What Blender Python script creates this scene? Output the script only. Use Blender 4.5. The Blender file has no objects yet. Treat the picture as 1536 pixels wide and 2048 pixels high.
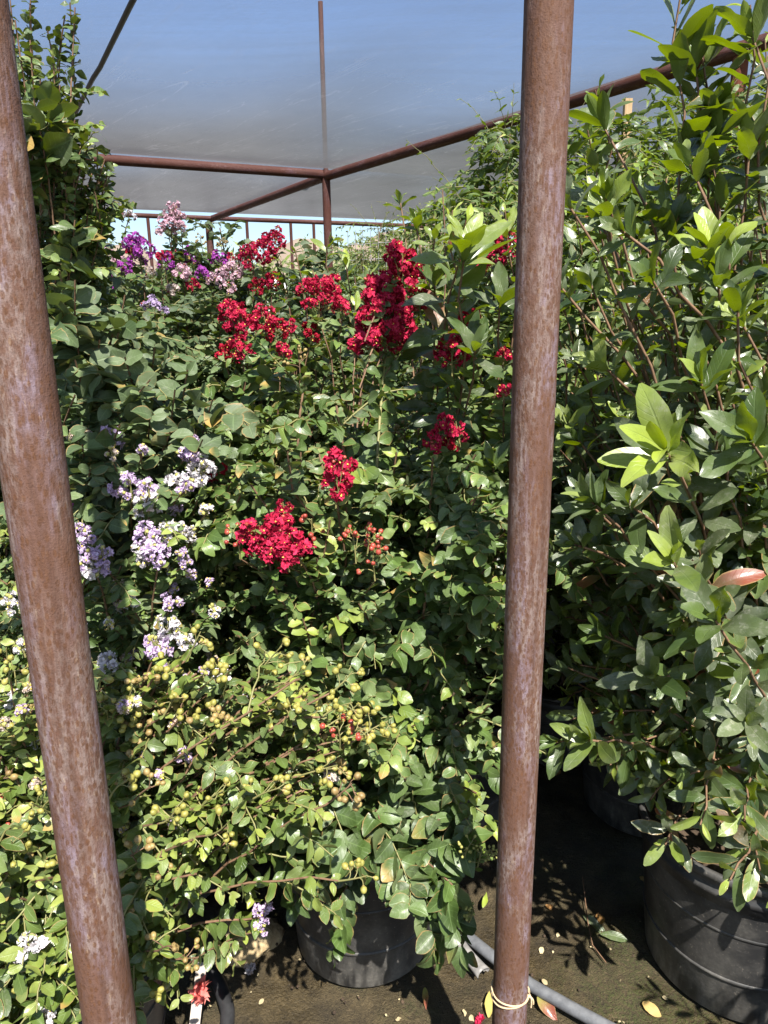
import bpy, math
import numpy as np
from mathutils import Vector, Matrix

C = bpy.context.scene.collection
PI = math.pi
R = math.radians

# ------------------------------------------------------------------ camera
H = 1.60
TH = R(14.9)
ROLL = R(0.85)
FPX = 1450.0
_r0 = np.array([1., 0, 0]); _f = np.array([0, math.cos(TH), -math.sin(TH)]); _u0 = np.array([0, math.sin(TH), math.cos(TH)])
_r = math.cos(ROLL) * _r0 - math.sin(ROLL) * _u0
_u = math.sin(ROLL) * _r0 + math.cos(ROLL) * _u0
CAM = np.array([0, 0, H])


def ray(px, py):
    return _r * (px - 768) + _u * (1024 - py) + _f * FPX


def P(px, py, d):
    """world point seen at photo pixel (px,py) at forward distance d"""
    v = ray(px, py)
    return CAM + v * (d / v[1])


def PZ(px, py, z):
    v = ray(px, py)
    return CAM + v * ((z - H) / v[2])


cam = bpy.data.cameras.new('camera')
camo = bpy.data.objects.new('camera', cam); C.objects.link(camo)
M = Matrix(((_r[0], _u[0], -_f[0], 0), (_r[1], _u[1], -_f[1], 0), (_r[2], _u[2], -_f[2], H), (0, 0, 0, 1)))
camo.matrix_world = M
cam.sensor_fit = 'VERTICAL'; cam.sensor_height = 24; cam.lens = 24 * FPX / 2048
cam.clip_start = 0.02; cam.clip_end = 4000
bpy.context.scene.camera = camo

# ------------------------------------------------------------------ light
SUN_AZ = R(17); SUN_EL = R(54)
TOSUN = np.array([math.sin(SUN_AZ) * math.cos(SUN_EL), -math.cos(SUN_AZ) * math.cos(SUN_EL), math.sin(SUN_EL)])
sd = bpy.data.lights.new('sun', 'SUN'); sd.energy = 5.0; sd.angle = R(0.53); sd.color = (1.0, 0.955, 0.88)
so = bpy.data.objects.new('sun', sd); C.objects.link(so)
so.rotation_euler = Vector(-TOSUN).to_track_quat('-Z', 'Y').to_euler()
so.location = (2, -4, 9)
w = bpy.data.worlds.new("World"); bpy.context.scene.world = w; w.use_nodes = True
nt = w.node_tree
sky = nt.nodes.new('ShaderNodeTexSky'); sky.sky_type = 'NISHITA'; sky.sun_disc = False
sky.sun_elevation = SUN_EL; sky.sun_rotation = PI - SUN_AZ
sky.air_density = 1.0; sky.dust_density = 0.6; sky.ozone_density = 1.5
bg = nt.nodes['Background']; bg.inputs[1].default_value = 0.07
nt.links.new(sky.outputs[0], bg.inputs[0])
vs = bpy.context.scene.view_settings
vs.view_transform = 'Standard'; vs.look = 'None'; vs.gamma = 1; vs.exposure = 1.38


# ------------------------------------------------------------------ materials
class NT:
    def __init__(self, name):
        self.m = bpy.data.materials.new(name); self.m.use_nodes = True
        self.t = self.m.node_tree; self.t.nodes.clear()
        self.out = self.n('ShaderNodeOutputMaterial')

    def n(self, kind, **kw):
        x = self.t.nodes.new(kind)
        for k, v in kw.items():
            setattr(x, k, v)
        return x

    def l(self, a, b):
        self.t.links.new(a, b)

    def set(self, sock, v):
        if hasattr(v, 'is_linked') or isinstance(v, bpy.types.NodeSocket):
            self.l(v, sock)
        else:
            if isinstance(v, (tuple, list)) and len(v) == 3 and sock.type == 'RGBA':
                v = (*v, 1)
            sock.default_value = v

    def math(self, op, a, b=0.0, c=0.0, clamp=False):
        x = self.n('ShaderNodeMath', operation=op, use_clamp=clamp)
        self.set(x.inputs[0], a); self.set(x.inputs[1], b)
        if op in ('MULTIPLY_ADD', 'SMOOTHSTEP'): self.set(x.inputs[2], c)
        return x.outputs[0]

    def mix(self, f, a, b, blend='MIX'):
        x = self.n('ShaderNodeMix', data_type='RGBA', blend_type=blend)
        self.set(x.inputs[0], f); self.set(x.inputs[6], a); self.set(x.inputs[7], b)
        return x.outputs[2]

    def ramp(self, f, stops):
        x = self.n('ShaderNodeValToRGB')
        e = x.color_ramp.elements
        while len(e) < len(stops): e.new(0.5)
        for q, (p, c) in zip(e, stops):
            q.position = p; q.color = (*c, 1) if len(c) == 3 else c
        self.l(f, x.inputs[0])
        return x.outputs[0]

    def step(self, f, a, b):
        x = self.n('ShaderNodeMapRange', interpolation_type='SMOOTHSTEP')
        self.set(x.inputs[0], f); x.inputs[1].default_value = a; x.inputs[2].default_value = b
        return x.outputs[0]

    def coord(self, which='Object', scale=None):
        x = self.n('ShaderNodeTexCoord').outputs[which]
        if scale:
            mp = self.n('ShaderNodeMapping'); mp.inputs['Scale'].default_value = scale
            self.l(x, mp.inputs[0]); x = mp.outputs[0]
        return x

    def noise(self, vec, scale, detail=3, rough=.55):
        x = self.n('ShaderNodeTexNoise'); x.inputs['Scale'].default_value = scale
        x.inputs['Detail'].default_value = detail; x.inputs['Roughness'].default_value = rough
        self.l(vec, x.inputs['Vector'])
        return x.outputs[0]

    def attr(self, name):
        return self.n('ShaderNodeAttribute', attribute_name=name).outputs['Fac']

    def bump(self, h, strength=.3, dist=.01):
        x = self.n('ShaderNodeBump'); x.inputs['Strength'].default_value = strength; x.inputs['Distance'].default_value = dist
        self.l(h, x.inputs['Height'])
        return x.outputs[0]

    def pbr(self, col, rough=.5, metal=0., normal=None, spec=.5):
        x = self.n('ShaderNodeBsdfPrincipled')
        self.set(x.inputs['Base Color'], col); self.set(x.inputs['Roughness'], rough)
        self.set(x.inputs['Metallic'], metal); x.inputs['Specular IOR Level'].default_value = spec
        if normal is not None: self.l(normal, x.inputs['Normal'])
        return x

    def done(self, shader):
        self.l(shader, self.out.inputs[0]); return self.m


def leaf_mat(name, dark, mid, young, back, rough=.42, trans=.28, dust=.0, vein=.35, nv=6.0, red=False, spec=.5):
    b = NT(name)
    uv = b.n('ShaderNodeUVMap').outputs[0]
    s = b.n('ShaderNodeSeparateXYZ'); b.l(uv, s.inputs[0])
    au = b.math('ABSOLUTE', b.math('SUBTRACT', s.outputs[0], .5))          # 0 at midrib .. 0.5 at margin
    v = s.outputs[1]
    midrib = b.math('SUBTRACT', 1.0, b.step(au, .012, .05), clamp=True)
    ph = b.math('MULTIPLY', b.math('SUBTRACT', v, b.math('MULTIPLY', au, .45)), nv * 2 * PI)
    side = b.step(b.math('SINE', ph), .86, 1.0)
    veins = b.math('MAXIMUM', midrib, b.math('MULTIPLY', side, .55))
    r1 = b.attr('r1'); r2 = b.attr('r2')
    obj = b.coord('Object')
    nz = b.noise(obj, 38, 3)
    t = b.math('ADD', r1, b.math('MULTIPLY', b.math('SUBTRACT', nz, .5), .35), clamp=True)
    col = b.ramp(t, [(0, dark), (.45, mid), (1, young)])
    lift = tuple(min(1, c * 1.6 + .03) for c in mid)
    col = b.mix(b.math('MULTIPLY', veins, vein), col, lift)
    if dust > 0:
        d1 = b.step(b.noise(obj, 95, 4, .7), .5, .72)
        d2 = b.step(b.noise(obj, 9, 2), .38, .7)
        dd = b.math('MULTIPLY', b.math('MULTIPLY', b.math('ADD', b.math('MULTIPLY', d1, .7), .3), d2), dust)
        col = b.mix(dd, col, (.40, .39, .33))
    if red:
        tip = b.step(b.math('ADD', v, b.math('MULTIPLY', nz, .6)), .45, 1.0)
        f = b.math('MULTIPLY', b.step(r2, .945, .955), b.math('ADD', b.math('MULTIPLY', tip, .7), .3))
        col = b.mix(f, col, (.21, .062, .040))
    else:
        f = b.math('MULTIPLY', b.step(r2, .965, .975), b.step(b.math('ADD', v, nz), .9, 1.5))
        col = b.mix(f, col, (.30, .20, .06))
    edge = b.math('MULTIPLY', b.step(b.math('ADD', au, b.math('MULTIPLY', b.noise(obj, 140, 2), .16)), .50, .56), b.step(r2, .62, .66))
    col = b.mix(b.math('MULTIPLY', edge, .75), col, (.26, .17, .07))
    geo = b.n('ShaderNodeNewGeometry').outputs['Backfacing']
    col = b.mix(geo, col, b.mix(.5, col, back))
    nrm = b.bump(b.math('ADD', b.math('MULTIPLY', veins, -1.0), b.math('MULTIPLY', nz, .6)), .35, .0015)
    rg = b.math('ADD', b.math('MULTIPLY', b.noise(obj, 60, 2), .3), rough - .12)
    p = b.pbr(col, rg, 0, nrm, spec)
    tr = b.n('ShaderNodeBsdfTranslucent')
    tcol = b.mix(.6, col, young, 'MIX')
    hs = b.n('ShaderNodeHueSaturation'); hs.inputs['Saturation'].default_value = 1.25; hs.inputs['Value'].default_value = 1.5
    b.l(tcol, hs.inputs['Color']); b.l(hs.outputs[0], tr.inputs[0])
    mx = b.n('ShaderNodeMixShader'); mx.inputs[0].default_value = trans
    b.l(p.outputs[0], mx.inputs[1]); b.l(tr.outputs[0], mx.inputs[2])
    return b.done(mx.outputs[0])


def petal_mat(name, c1, c2, trans=.3):
    b = NT(name)
    col = b.mix(b.attr('r1'), c1, c2)
    p = b.pbr(col, .7, 0, None, .2)
    tr = b.n('ShaderNodeBsdfTranslucent'); b.l(col, tr.inputs[0])
    mx = b.n('ShaderNodeMixShader'); mx.inputs[0].default_value = trans
    b.l(p.outputs[0], mx.inputs[1]); b.l(tr.outputs[0], mx.inputs[2])
    return b.done(mx.outputs[0])


def simple_mat(name, c1, c2, scale=20, rough=.6, bump=.2, dist=.004, stretch=None, spec=.4):
    b = NT(name)
    o = b.coord('Object', stretch)
    n = b.noise(o, scale, 4, .6)
    col = b.ramp(n, [(.3, c1), (.7, c2)])
    return b.done(b.pbr(col, rough, 0, b.bump(n, bump, dist), spec).outputs[0])


def rust_mat(name, base, scale_c, orange, amt=.5):
    """oxidised steel: brown ground, lilac grey mill scale streaked lengthwise, orange brown blotches"""
    b = NT(name)
    lc = b.coord('Object', (1, 1, .33)); rc = b.coord('Object')
    streak = b.noise(b.coord('Object', (1, 1, .12)), 120, 4, .65); mid = b.noise(b.coord('Object', (1, 1, .42)), 140, 4, .68); fine = b.noise(lc, 210, 4, .7)
    tiny = b.noise(rc, 420, 3, .65); slow = b.noise(b.coord('Object', (1, 1, .35)), 13, 4, .6)
    vor = b.n('ShaderNodeTexVoronoi'); vor.inputs['Scale'].default_value = 175; vor.inputs['Randomness'].default_value = 1; b.l(b.coord('Object', (1, 1, .5)), vor.inputs['Vector'])
    vor2 = b.n('ShaderNodeTexVoronoi'); vor2.inputs['Scale'].default_value = 92; b.l(b.mix(.006, b.coord('Object', (1, 1, .55)), b.n('ShaderNodeTexNoise').outputs[1]), vor2.inputs['Vector'])
    pale = b.math('MULTIPLY', b.math('ADD', b.math('MULTIPLY', b.step(mid, .42, .58), .6), b.math('MULTIPLY', b.step(streak, .46, .60), .7)), b.math('ADD', b.math('MULTIPLY', b.step(slow, .42, .60), .85), .10), clamp=True)
    lil = b.mix(b.step(b.noise(lc, 30, 2), .45, .6), scale_c, (scale_c[0] * .92, scale_c[1] * .92, scale_c[2] * 1.18))
    col = b.mix(pale, base, lil)
    b1 = b.math('MULTIPLY', b.step(vor.outputs[0], .44, .26), b.step(fine, .36, .46))
    b2 = b.math('MULTIPLY', b.step(vor2.outputs[0], .42, .24), b.step(mid, .40, .50))
    spot = tuple(c * .62 for c in orange)
    col = b.mix(b.math('MULTIPLY', b.math('MAXIMUM', b1, b.math('MULTIPLY', b2, .6)), .7), col, b.mix(b.step(fine, .42, .6), spot, orange))
    col = b.mix(b.math('MULTIPLY', b.step(slow, .55, .35), b.math('MULTIPLY', b.step(mid, .36, .6), amt)), col, orange)
    col = b.mix(b.math('MULTIPLY', b.math('MULTIPLY', b.step(fine, .56, .70), pale), .6), col, (.31, .235, .165))
    col = b.mix(b.math('MULTIPLY', b.step(tiny, .54, .68), .45), col, tuple(c * .45 for c in base))
    run = b.noise(b.coord('Object', (1, 1, .05)), 55, 3, .6)
    col = b.mix(b.math('MULTIPLY', b.step(run, .56, .70), .5), col, tuple(c * .55 for c in base))
    hgt = b.math('ADD', fine, b.math('MULTIPLY', tiny, .5))
    return b.done(b.pbr(col, .66, 0, b.bump(hgt, .6, .002), .16).outputs[0])


MAT = {}
MAT['crape'] = leaf_mat('crape_leaf', (.026, .048, .012), (.080, .132, .030), (.22, .27, .045), (.14, .175, .075), .38, .13, .30, spec=.4)
MAT['crape_dusty'] = leaf_mat('dusty_leaf', (.040, .066, .026), (.085, .128, .045), (.19, .24, .065), (.14, .175, .085), .5, .14, .32, spec=.3)
MAT['crape_small'] = leaf_mat('small_leaf', (.026, .046, .012), (.080, .132, .030), (.22, .26, .05), (.14, .17, .07), .42, .13, .35, spec=.35)
MAT['front'] = leaf_mat('front_leaf', (.032, .056, .012), (.082, .125, .025), (.24, .28, .05), (.15, .18, .065), .30, .13, .25, spec=.45)
MAT['photinia'] = leaf_mat('glossy_leaf', (.020, .038, .013), (.070, .108, .028), (.28, .35, .045), (.095, .14, .042), .28, .22, .6, .14, 8, True, spec=.45)
MAT['vine'] = leaf_mat('vine_leaf', (.026, .046, .011), (.085, .138, .028), (.25, .32, .06), (.12, .155, .055), .36, .24, .25, spec=.4)
MAT['tree'] = leaf_mat('tree_leaf', (.10, .14, .04), (.17, .22, .07), (.26, .30, .10), (.2, .24, .1), .6, .3, 0)
MAT['twig'] = simple_mat('twig_bark', (.10, .055, .032), (.22, .13, .075), 60, .7)
MAT['greentwig'] = simple_mat('green_shoot', (.14, .15, .05), (.23, .20, .08), 60, .55)
MAT['bark'] = simple_mat('trunk_bark', (.16, .115, .075), (.34, .27, .19), 45, .8, .5, .006, (1, 1, .3))
MAT['red'] = petal_mat('red_petal', (.36, .007, .034), (.58, .032, .098))
MAT['reddark'] = petal_mat('crimson_petal', (.24, .003, .014), (.42, .010, .038))
MAT['lilac'] = petal_mat('lilac_petal', (.48, .35, .54), (.66, .54, .70))
MAT['white'] = petal_mat('white_petal', (.60, .55, .60), (.76, .73, .72))
MAT['purple'] = petal_mat('magenta_purple_petal', (.34, .045, .32), (.48, .11, .46))
MAT['pink'] = petal_mat('pale_pink_petal', (.62, .36, .44), (.74, .54, .55))
MAT['cream'] = petal_mat('creamy_petal', (.52, .40, .36), (.66, .57, .48))
MAT['stamen'] = simple_mat('yellow_stamen', (.55, .40, .06), (.7, .55, .12), 80, .7)
MAT['capsule'] = simple_mat('seed_capsule', (.16, .155, .03), (.31, .28, .07), 70, .5, .2, .002)
MAT['capsule_tan'] = simple_mat('tan_seed_capsule', (.18, .115, .045), (.29, .22, .08), 60, .5, .2, .002)
MAT['redbud'] = simple_mat('red_bud', (.20, .025, .02), (.36, .08, .05), 90, .35, .1, .002)
MAT['yellowbud'] = simple_mat('yellow_green_bud', (.22, .22, .05), (.34, .32, .10), 90, .5, .1, .002)
MAT['post'] = rust_mat('rusty_post_steel', (.108, .057, .041), (.200, .150, .136), (.112, .050, .024), .45)
MAT['beam'] = rust_mat('rusty_beam_steel', (.085, .034, .025), (.135, .072, .060), (.10, .038, .02), .4)
MAT['orange_post'] = rust_mat('orange_post_steel', (.15, .050, .027), (.17, .08, .05), (.17, .058, .024), .6)
MAT['stake'] = simple_mat('raw_pine', (.36, .23, .10), (.52, .37, .19), 18, .7, .2, .003, (6, 6, .5))
MAT['tie'] = simple_mat('green_tie_tape', (.01, .16, .10), (.02, .26, .16), 30, .4)
MAT['twine'] = simple_mat('tan_twine', (.42, .30, .17), (.60, .46, .29), 200, .8, .4, .002)
MAT['hose'] = simple_mat('grey_hose', (.065, .068, .075), (.15, .155, .165), 30, .55, .2, .002)
MAT['blacktube'] = simple_mat('black_tube', (.012, .012, .013), (.035, .035, .037), 25, .45)
MAT['cable'] = simple_mat('black_cable', (.008, .008, .008), (.018, .018, .018), 25, .5)
MAT['whiteplastic'] = simple_mat('scuffed_white_plastic', (.10, .095, .09), (.30, .285, .27), 22, .45, .2, .004)
MAT['strip'] = simple_mat('grey_wood_strip', (.28, .24, .20), (.50, .45, .40), 30, .75)
MAT['rock'] = simple_mat('sandy_rock', (.26, .185, .095), (.42, .33, .19), 28, .9, .9, .012)
MAT['soil'] = simple_mat('potting_soil', (.025, .016, .010), (.075, .05, .03), 55, .95, .8, .01)
MAT['deadleaf'] = leaf_mat('dead_leaf', (.20, .09, .03), (.34, .20, .07), (.5, .42, .12), (.3, .2, .1), .6, .2)
MAT['litter'] = simple_mat('dry_petal', (.22, .17, .09), (.44, .37, .22), 12, .8)
MAT['coral'] = petal_mat('coral_petal', (.75, .16, .14), (.85, .28, .24))
MAT['wire'] = simple_mat('galvanised_wire', (.25, .25, .25), (.4, .4, .4), 50, .45)
MAT['carpaint'] = simple_mat('white_van_paint', (.74, .74, .74), (.80, .80, .80), 3, .25, 0)
MAT['glass'] = simple_mat('dark_van_glass', (.03, .04, .05), (.05, .06, .08), 3, .08, 0)
MAT['tyre'] = simple_mat('tyre_rubber', (.015, .015, .015), (.03, .03, .03), 30, .8)
MAT['hill'] = simple_mat('tan_rock_hill', (.17, .125, .095), (.25, .195, .15), .02, .95, .6, 6)


def pot_mat():
    b = NT('black_pot_plastic')
    o = b.coord('Object'); st = b.coord('Object', (1, 1, .25))
    n = b.noise(o, 9, 4, .6); f = b.noise(o, 130, 3, .7); k = b.noise(st, 40, 3)
    s = b.n('ShaderNodeSeparateXYZ'); b.l(o, s.inputs[0])
    low = b.step(s.outputs[2], .16, .0)
    dust = b.math('ADD', b.math('MULTIPLY', b.step(n, .35, .75), .45), b.math('MULTIPLY', low, b.step(k, .3, .7)), clamp=True)
    col = b.mix(b.math('MULTIPLY', dust, b.math('ADD', f, .1)), (.020, .020, .021), (.23, .215, .19))
    col = b.mix(b.math('MULTIPLY', b.step(f, .63, .72), .55), col, (.25, .22, .18))
    scr = b.noise(b.coord('Object', (.5, .5, 6)), 30, 4, .7)
    col = b.mix(b.math('MULTIPLY', b.step(scr, .64, .72), .3), col, (.16, .15, .14))
    return b.done(b.pbr(col, .50, 0, b.bump(f, .12, .001), .4).outputs[0])


def ground_mat():
    b = NT('damp_nursery_soil')
    o = b.coord('Object')
    a = b.noise(o, 2.3, 4, .6); n = b.noise(o, 16, 5, .65); f = b.noise(o, 120, 4, .7); g = b.noise(o, 420, 2)
    col = b.ramp(n, [(.25, (.020, .014, .007)), (.5, (.062, .045, .020)), (.75, (.12, .088, .042))])
    moss = b.math('MULTIPLY', b.step(a, .46, .66), b.step(f, .38, .62))
    col = b.mix(b.math('MULTIPLY', moss, .75), col, (.055, .068, .014))
    col = b.mix(b.math('MULTIPLY', b.step(g, .62, .75), .5), col, (.24, .19, .11))
    # beyond the yard the desert ground is dry and pale
    s = b.n('ShaderNodeSeparateXYZ'); b.l(o, s.inputs[0])
    dry = b.step(b.math('ADD', s.outputs[1], b.math('MULTIPLY', a, 3)), 9, 13)
    col = b.mix(dry, col, b.ramp(n, [(.3, (.13, .10, .065)), (.7, (.20, .155, .11))]))
    hgt = b.math('ADD', b.math('MULTIPLY', n, .8), b.math('ADD', b.math('MULTIPLY', f, .6), b.math('MULTIPLY', g, .35)))
    col = b.mix(b.math('MULTIPLY', b.step(b.noise(o, 230, 3, .7), .52, .66), .65), col, (.012, .009, .005))
    col = b.mix(b.math('MULTIPLY', b.step(b.noise(o, 55, 4, .7), .58, .70), .6), col, (.13, .095, .05))
    rg = b.math('ADD', b.math('MULTIPLY', b.step(b.noise(o, 5, 3), .35, .65), .45), .42)
    return b.done(b.pbr(col, rg, 0, b.bump(hgt, 1.0, .02), .45).outputs[0])


def cloth_mat():
    """woven polymer shade cloth: steep rays pass between the threads, grazing rays meet thread"""
    b = NT('shade_cloth_weave')
    o = b.coord('Object'); st = b.coord('Object', (.35, 2.2, 1))
    n = b.noise(o, 1.6, 4, .6)
    wr2 = b.n('ShaderNodeTexNoise'); wr2.inputs['Scale'].default_value = 1.5; wr2.inputs['Detail'].default_value = 5; wr2.inputs['Distortion'].default_value = 1.2
    mp1 = b.n('ShaderNodeMapping'); mp1.inputs['Rotation'].default_value = (0, 0, R(50)); b.l(o, mp1.inputs[0])
    mp2 = b.n('ShaderNodeMapping'); mp2.inputs['Scale'].default_value = (.35, 3.2, 1); b.l(mp1.outputs[0], mp2.inputs[0]); b.l(mp2.outputs[0], wr2.inputs['Vector'])
    wr = b.n('ShaderNodeTexNoise'); wr.inputs['Scale'].default_value = 3.0; wr.inputs['Detail'].default_value = 5; wr.inputs['Distortion'].default_value = 1.8
    b.l(mp2.outputs[0], wr.inputs['Vector'])
    crease = b.step(b.math('ABSOLUTE', b.math('SUBTRACT', wr.outputs[0], .5)), .006, .0)
    crease2 = b.step(b.math('ABSOLUTE', b.math('SUBTRACT', wr2.outputs[0], .47)), .006, .0)
    weave = b.noise(b.coord('Object', (1, 9, 1)), 30, 2)
    hgt = b.math('ADD', b.math('ADD', b.math('MULTIPLY', crease, .5), b.math('MULTIPLY', n, 1.5)), b.math('MULTIPLY', weave, .10))
    nrm = b.bump(hgt, .35, .015)
    col = b.ramp(n, [(.3, (.125, .128, .140)), (.7, (.16, .164, .178))])
    col = b.mix(b.math('MULTIPLY', b.math('MAXIMUM', crease2, b.math('MULTIPLY', crease, .5)), .22), col, (.45, .45, .48))
    dif = b.n('ShaderNodeBsdfDiffuse'); b.l(col, dif.inputs[0]); b.l(nrm, dif.inputs['Normal'])
    tl = b.n('ShaderNodeBsdfTranslucent'); b.l(col, tl.inputs[0]); b.l(nrm, tl.inputs['Normal'])
    gl = b.n('ShaderNodeBsdfGlossy'); gl.inputs['Roughness'].default_value = .38; gl.inputs[0].default_value = (.8, .8, .8, 1); b.l(nrm, gl.inputs['Normal'])
    m1 = b.n('ShaderNodeMixShader'); m1.inputs[0].default_value = .42; b.l(dif.outputs[0], m1.inputs[1]); b.l(tl.outputs[0], m1.inputs[2])
    m2 = b.n('ShaderNodeMixShader'); m2.inputs[0].default_value = .16; b.l(m1.outputs[0], m2.inputs[1]); b.l(gl.outputs[0], m2.inputs[2])
    tp = b.n('ShaderNodeBsdfTransparent'); tp.inputs[0].default_value = (.90, .91, 1, 1)
    lw = b.n('ShaderNodeLayerWeight'); lw.inputs[0].default_value = .5      # facing: 0 head-on, 1 grazing
    open_ = b.n('ShaderNodeMapRange', interpolation_type='SMOOTHSTEP'); b.l(lw.outputs['Facing'], open_.inputs[0])
    open_.inputs[1].default_value = .84; open_.inputs[2].default_value = .63; open_.inputs[3].default_value = .0; open_.inputs[4].default_value = .80
    streaks = b.noise(mp2.outputs[0], 9, 4, .7)
    cl = b.math('ADD', b.math('ADD', b.math('MULTIPLY', crease, -.05), b.math('MULTIPLY', crease2, -.08)), b.math('MULTIPLY', b.math('SUBTRACT', streaks, .5), .10))
    bands = b.noise(b.coord('Object', (.25, 5, 1)), 2.2, 3, .6)
    cl = b.math('ADD', cl, b.math('ADD', b.math('MULTIPLY', b.math('SUBTRACT', n, .5), .25), b.math('MULTIPLY', b.math('SUBTRACT', bands, .5), .30)))
    fac = b.math('MULTIPLY', open_.outputs[0], b.math('ADD', b.math('ADD', b.math('MULTIPLY', weave, .25), .875), cl), clamp=True)
    m3 = b.n('ShaderNodeMixShader'); b.l(fac, m3.inputs[0]); b.l(m2.outputs[0], m3.inputs[1]); b.l(tp.outputs[0], m3.inputs[2])
    return b.done(m3.outputs[0])


MAT['pot'] = pot_mat(); MAT['ground'] = ground_mat(); MAT['cloth'] = cloth_mat()


# ------------------------------------------------------------------ mesh helpers
def nrm(v):
    v = np.asarray(v, float)
    return v / (np.linalg.norm(v, axis=-1, keepdims=True) + 1e-12)


def link(name, me, parent=None, loc=None):
    o = bpy.data.objects.new(name, me); C.objects.link(o)
    if parent is not None: o.parent = parent
    if loc is not None: o.location = loc
    return o


def mesh(name, V, F, mats, uv=None, attrs=None, midx=None, smooth=True):
    V = np.asarray(V, np.float32).reshape(-1, 3); F = np.asarray(F, np.int32)
    k = F.shape[1]
    me = bpy.data.meshes.new(name)
    me.vertices.add(len(V)); me.vertices.foreach_set('co', V.ravel())
    me.loops.add(F.size); me.loops.foreach_set('vertex_index', F.ravel())
    me.polygons.add(len(F)); me.polygons.foreach_set('loop_start', np.arange(0, F.size, k, dtype=np.int32))
    if midx is not None: me.polygons.foreach_set('material_index', np.asarray(midx, np.int32))
    me.polygons.foreach_set('use_smooth', np.full(len(F), smooth, dtype=bool))
    for m in (mats if isinstance(mats, (list, tuple)) else [mats]): me.materials.append(m)
    if uv is not None:
        l = me.uv_layers.new(name='UVMap'); l.data.foreach_set('uv', np.asarray(uv, np.float32)[F.ravel()].ravel())
    for a, val in (attrs or {}).items():
        at = me.attributes.new(a, 'FLOAT', 'POINT'); at.data.foreach_set('value', np.asarray(val, np.float32))
    me.update(); me.validate()
    return me


class Geo:
    """collects quads of one mesh"""
    def __init__(self):
        self.V = []; self.F = []; self.M = []; self.A = []; self.n = 0

    def add(self, V, F, mi=0, a=0.0):
        V = np.asarray(V, float).reshape(-1, 3); F = np.asarray(F, int)
        self.V.append(V); self.F.append(F + self.n); self.M.append(np.full(len(F), mi)); self.A.append(np.broadcast_to(a, (len(V),)))
        self.n += len(V)

    def tube(self, pts, rad, sides=6, mi=0, cap=True):
        pts = np.asarray(pts, float); n = len(pts)
        rad = np.broadcast_to(np.asarray(rad, float), (n,))
        T = nrm(np.gradient(pts, axis=0))
        ref = np.array([0, 0, 1.]) if abs(T[0][2]) < .9 else np.array([1., 0, 0])
        a = nrm(np.cross(T[0], ref)); Vs = []
        ang = np.arange(sides) * 2 * PI / sides
        for i in range(n):
            a = nrm(a - T[i] * np.dot(a, T[i])); bb = np.cross(T[i], a)
            Vs.append(pts[i] + rad[i] * (np.cos(ang)[:, None] * a + np.sin(ang)[:, None] * bb))
        V = np.concatenate(Vs)
        i, j = np.meshgrid(np.arange(n - 1), np.arange(sides), indexing='ij')
        j2 = (j + 1) % sides
        F = np.stack([i * sides + j, i * sides + j2, (i + 1) * sides + j2, (i + 1) * sides + j], -1).reshape(-1, 4)
        if cap:
            d0 = len(V); V = np.vstack([V, V[:sides], V[(n - 1) * sides:n * sides]])   # own rims, so the caps keep flat normals
            c0, c1 = len(V), len(V) + 1
            V = np.vstack([V, pts[0], pts[-1]])
            ex = []
            for q in range(0, sides, 1):
                ex.append([c0, d0 + (q + 1) % sides, d0 + q, c0]); b0 = d0 + sides
                ex.append([c1, b0 + q, b0 + (q + 1) % sides, c1])
            # triangles as quads with a midpoint to stay valid
            W = []; base = len(V)
            for t in ex:
                p = (V[t[1]] + V[t[2]]) / 2; W.append(p)
            V = np.vstack([V, W])
            F = np.vstack([F, [[t[0], t[1], base + k, t[2]] for k, t in enumerate(ex)]])
        self.add(V, F, mi)

    def box(self, c, s, mi=0, rot=None, bev=0):
        c = np.asarray(c, float); s = np.asarray(s, float) / 2
        V = np.array([[x, y, z] for x in (-1, 1) for y in (-1, 1) for z in (-1, 1)], float) * s
        if rot is not None: V = V @ np.asarray(rot).T
        F = [[0, 1, 3, 2], [4, 6, 7, 5], [0, 4, 5, 1], [2, 3, 7, 6], [0, 2, 6, 4], [1, 5, 7, 3]]
        self.add(V + c, F, mi)

    def lathe(self, prof, sides=40, mi=0, wob=None):
        prof = np.asarray(prof, float); n = len(prof); ang = np.arange(sides) * 2 * PI / sides
        rr = prof[:, 0][:, None] * (np.ones((1, sides)) if wob is None else wob(ang)[None, :])
        V = np.stack([rr * np.cos(ang), rr * np.sin(ang), np.broadcast_to(prof[:, 1][:, None], rr.shape)], -1).reshape(-1, 3)
        i, j = np.meshgrid(np.arange(n - 1), np.arange(sides), indexing='ij'); j2 = (j + 1) % sides
        F = np.stack([i * sides + j, i * sides + j2, (i + 1) * sides + j2, (i + 1) * sides + j], -1).reshape(-1, 4)
        self.add(V, F, mi)

    def build(self, name, mats, parent=None, loc=None, smooth=True, mesh_only=False):
        V = np.concatenate(self.V); F = np.concatenate(self.F); Mi = np.concatenate(self.M)
        me = mesh(name, V, F, mats, None, {'r1': np.concatenate(self.A)}, Mi, smooth)
        return me if mesh_only else link(name, me, parent, loc)


def tag(o, label, cat, group=None):
    o['label'] = label; o['category'] = cat
    if group: o['group'] = group
    return o


def thing(name, label, cat, loc=(0, 0, 0), group=None):
    o = bpy.data.objects.new(name, None); C.objects.link(o); o.location = loc; o.empty_display_size = .1
    return tag(o, label, cat, group)


def structure(o):
    o['kind'] = 'structure'; return o


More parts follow.
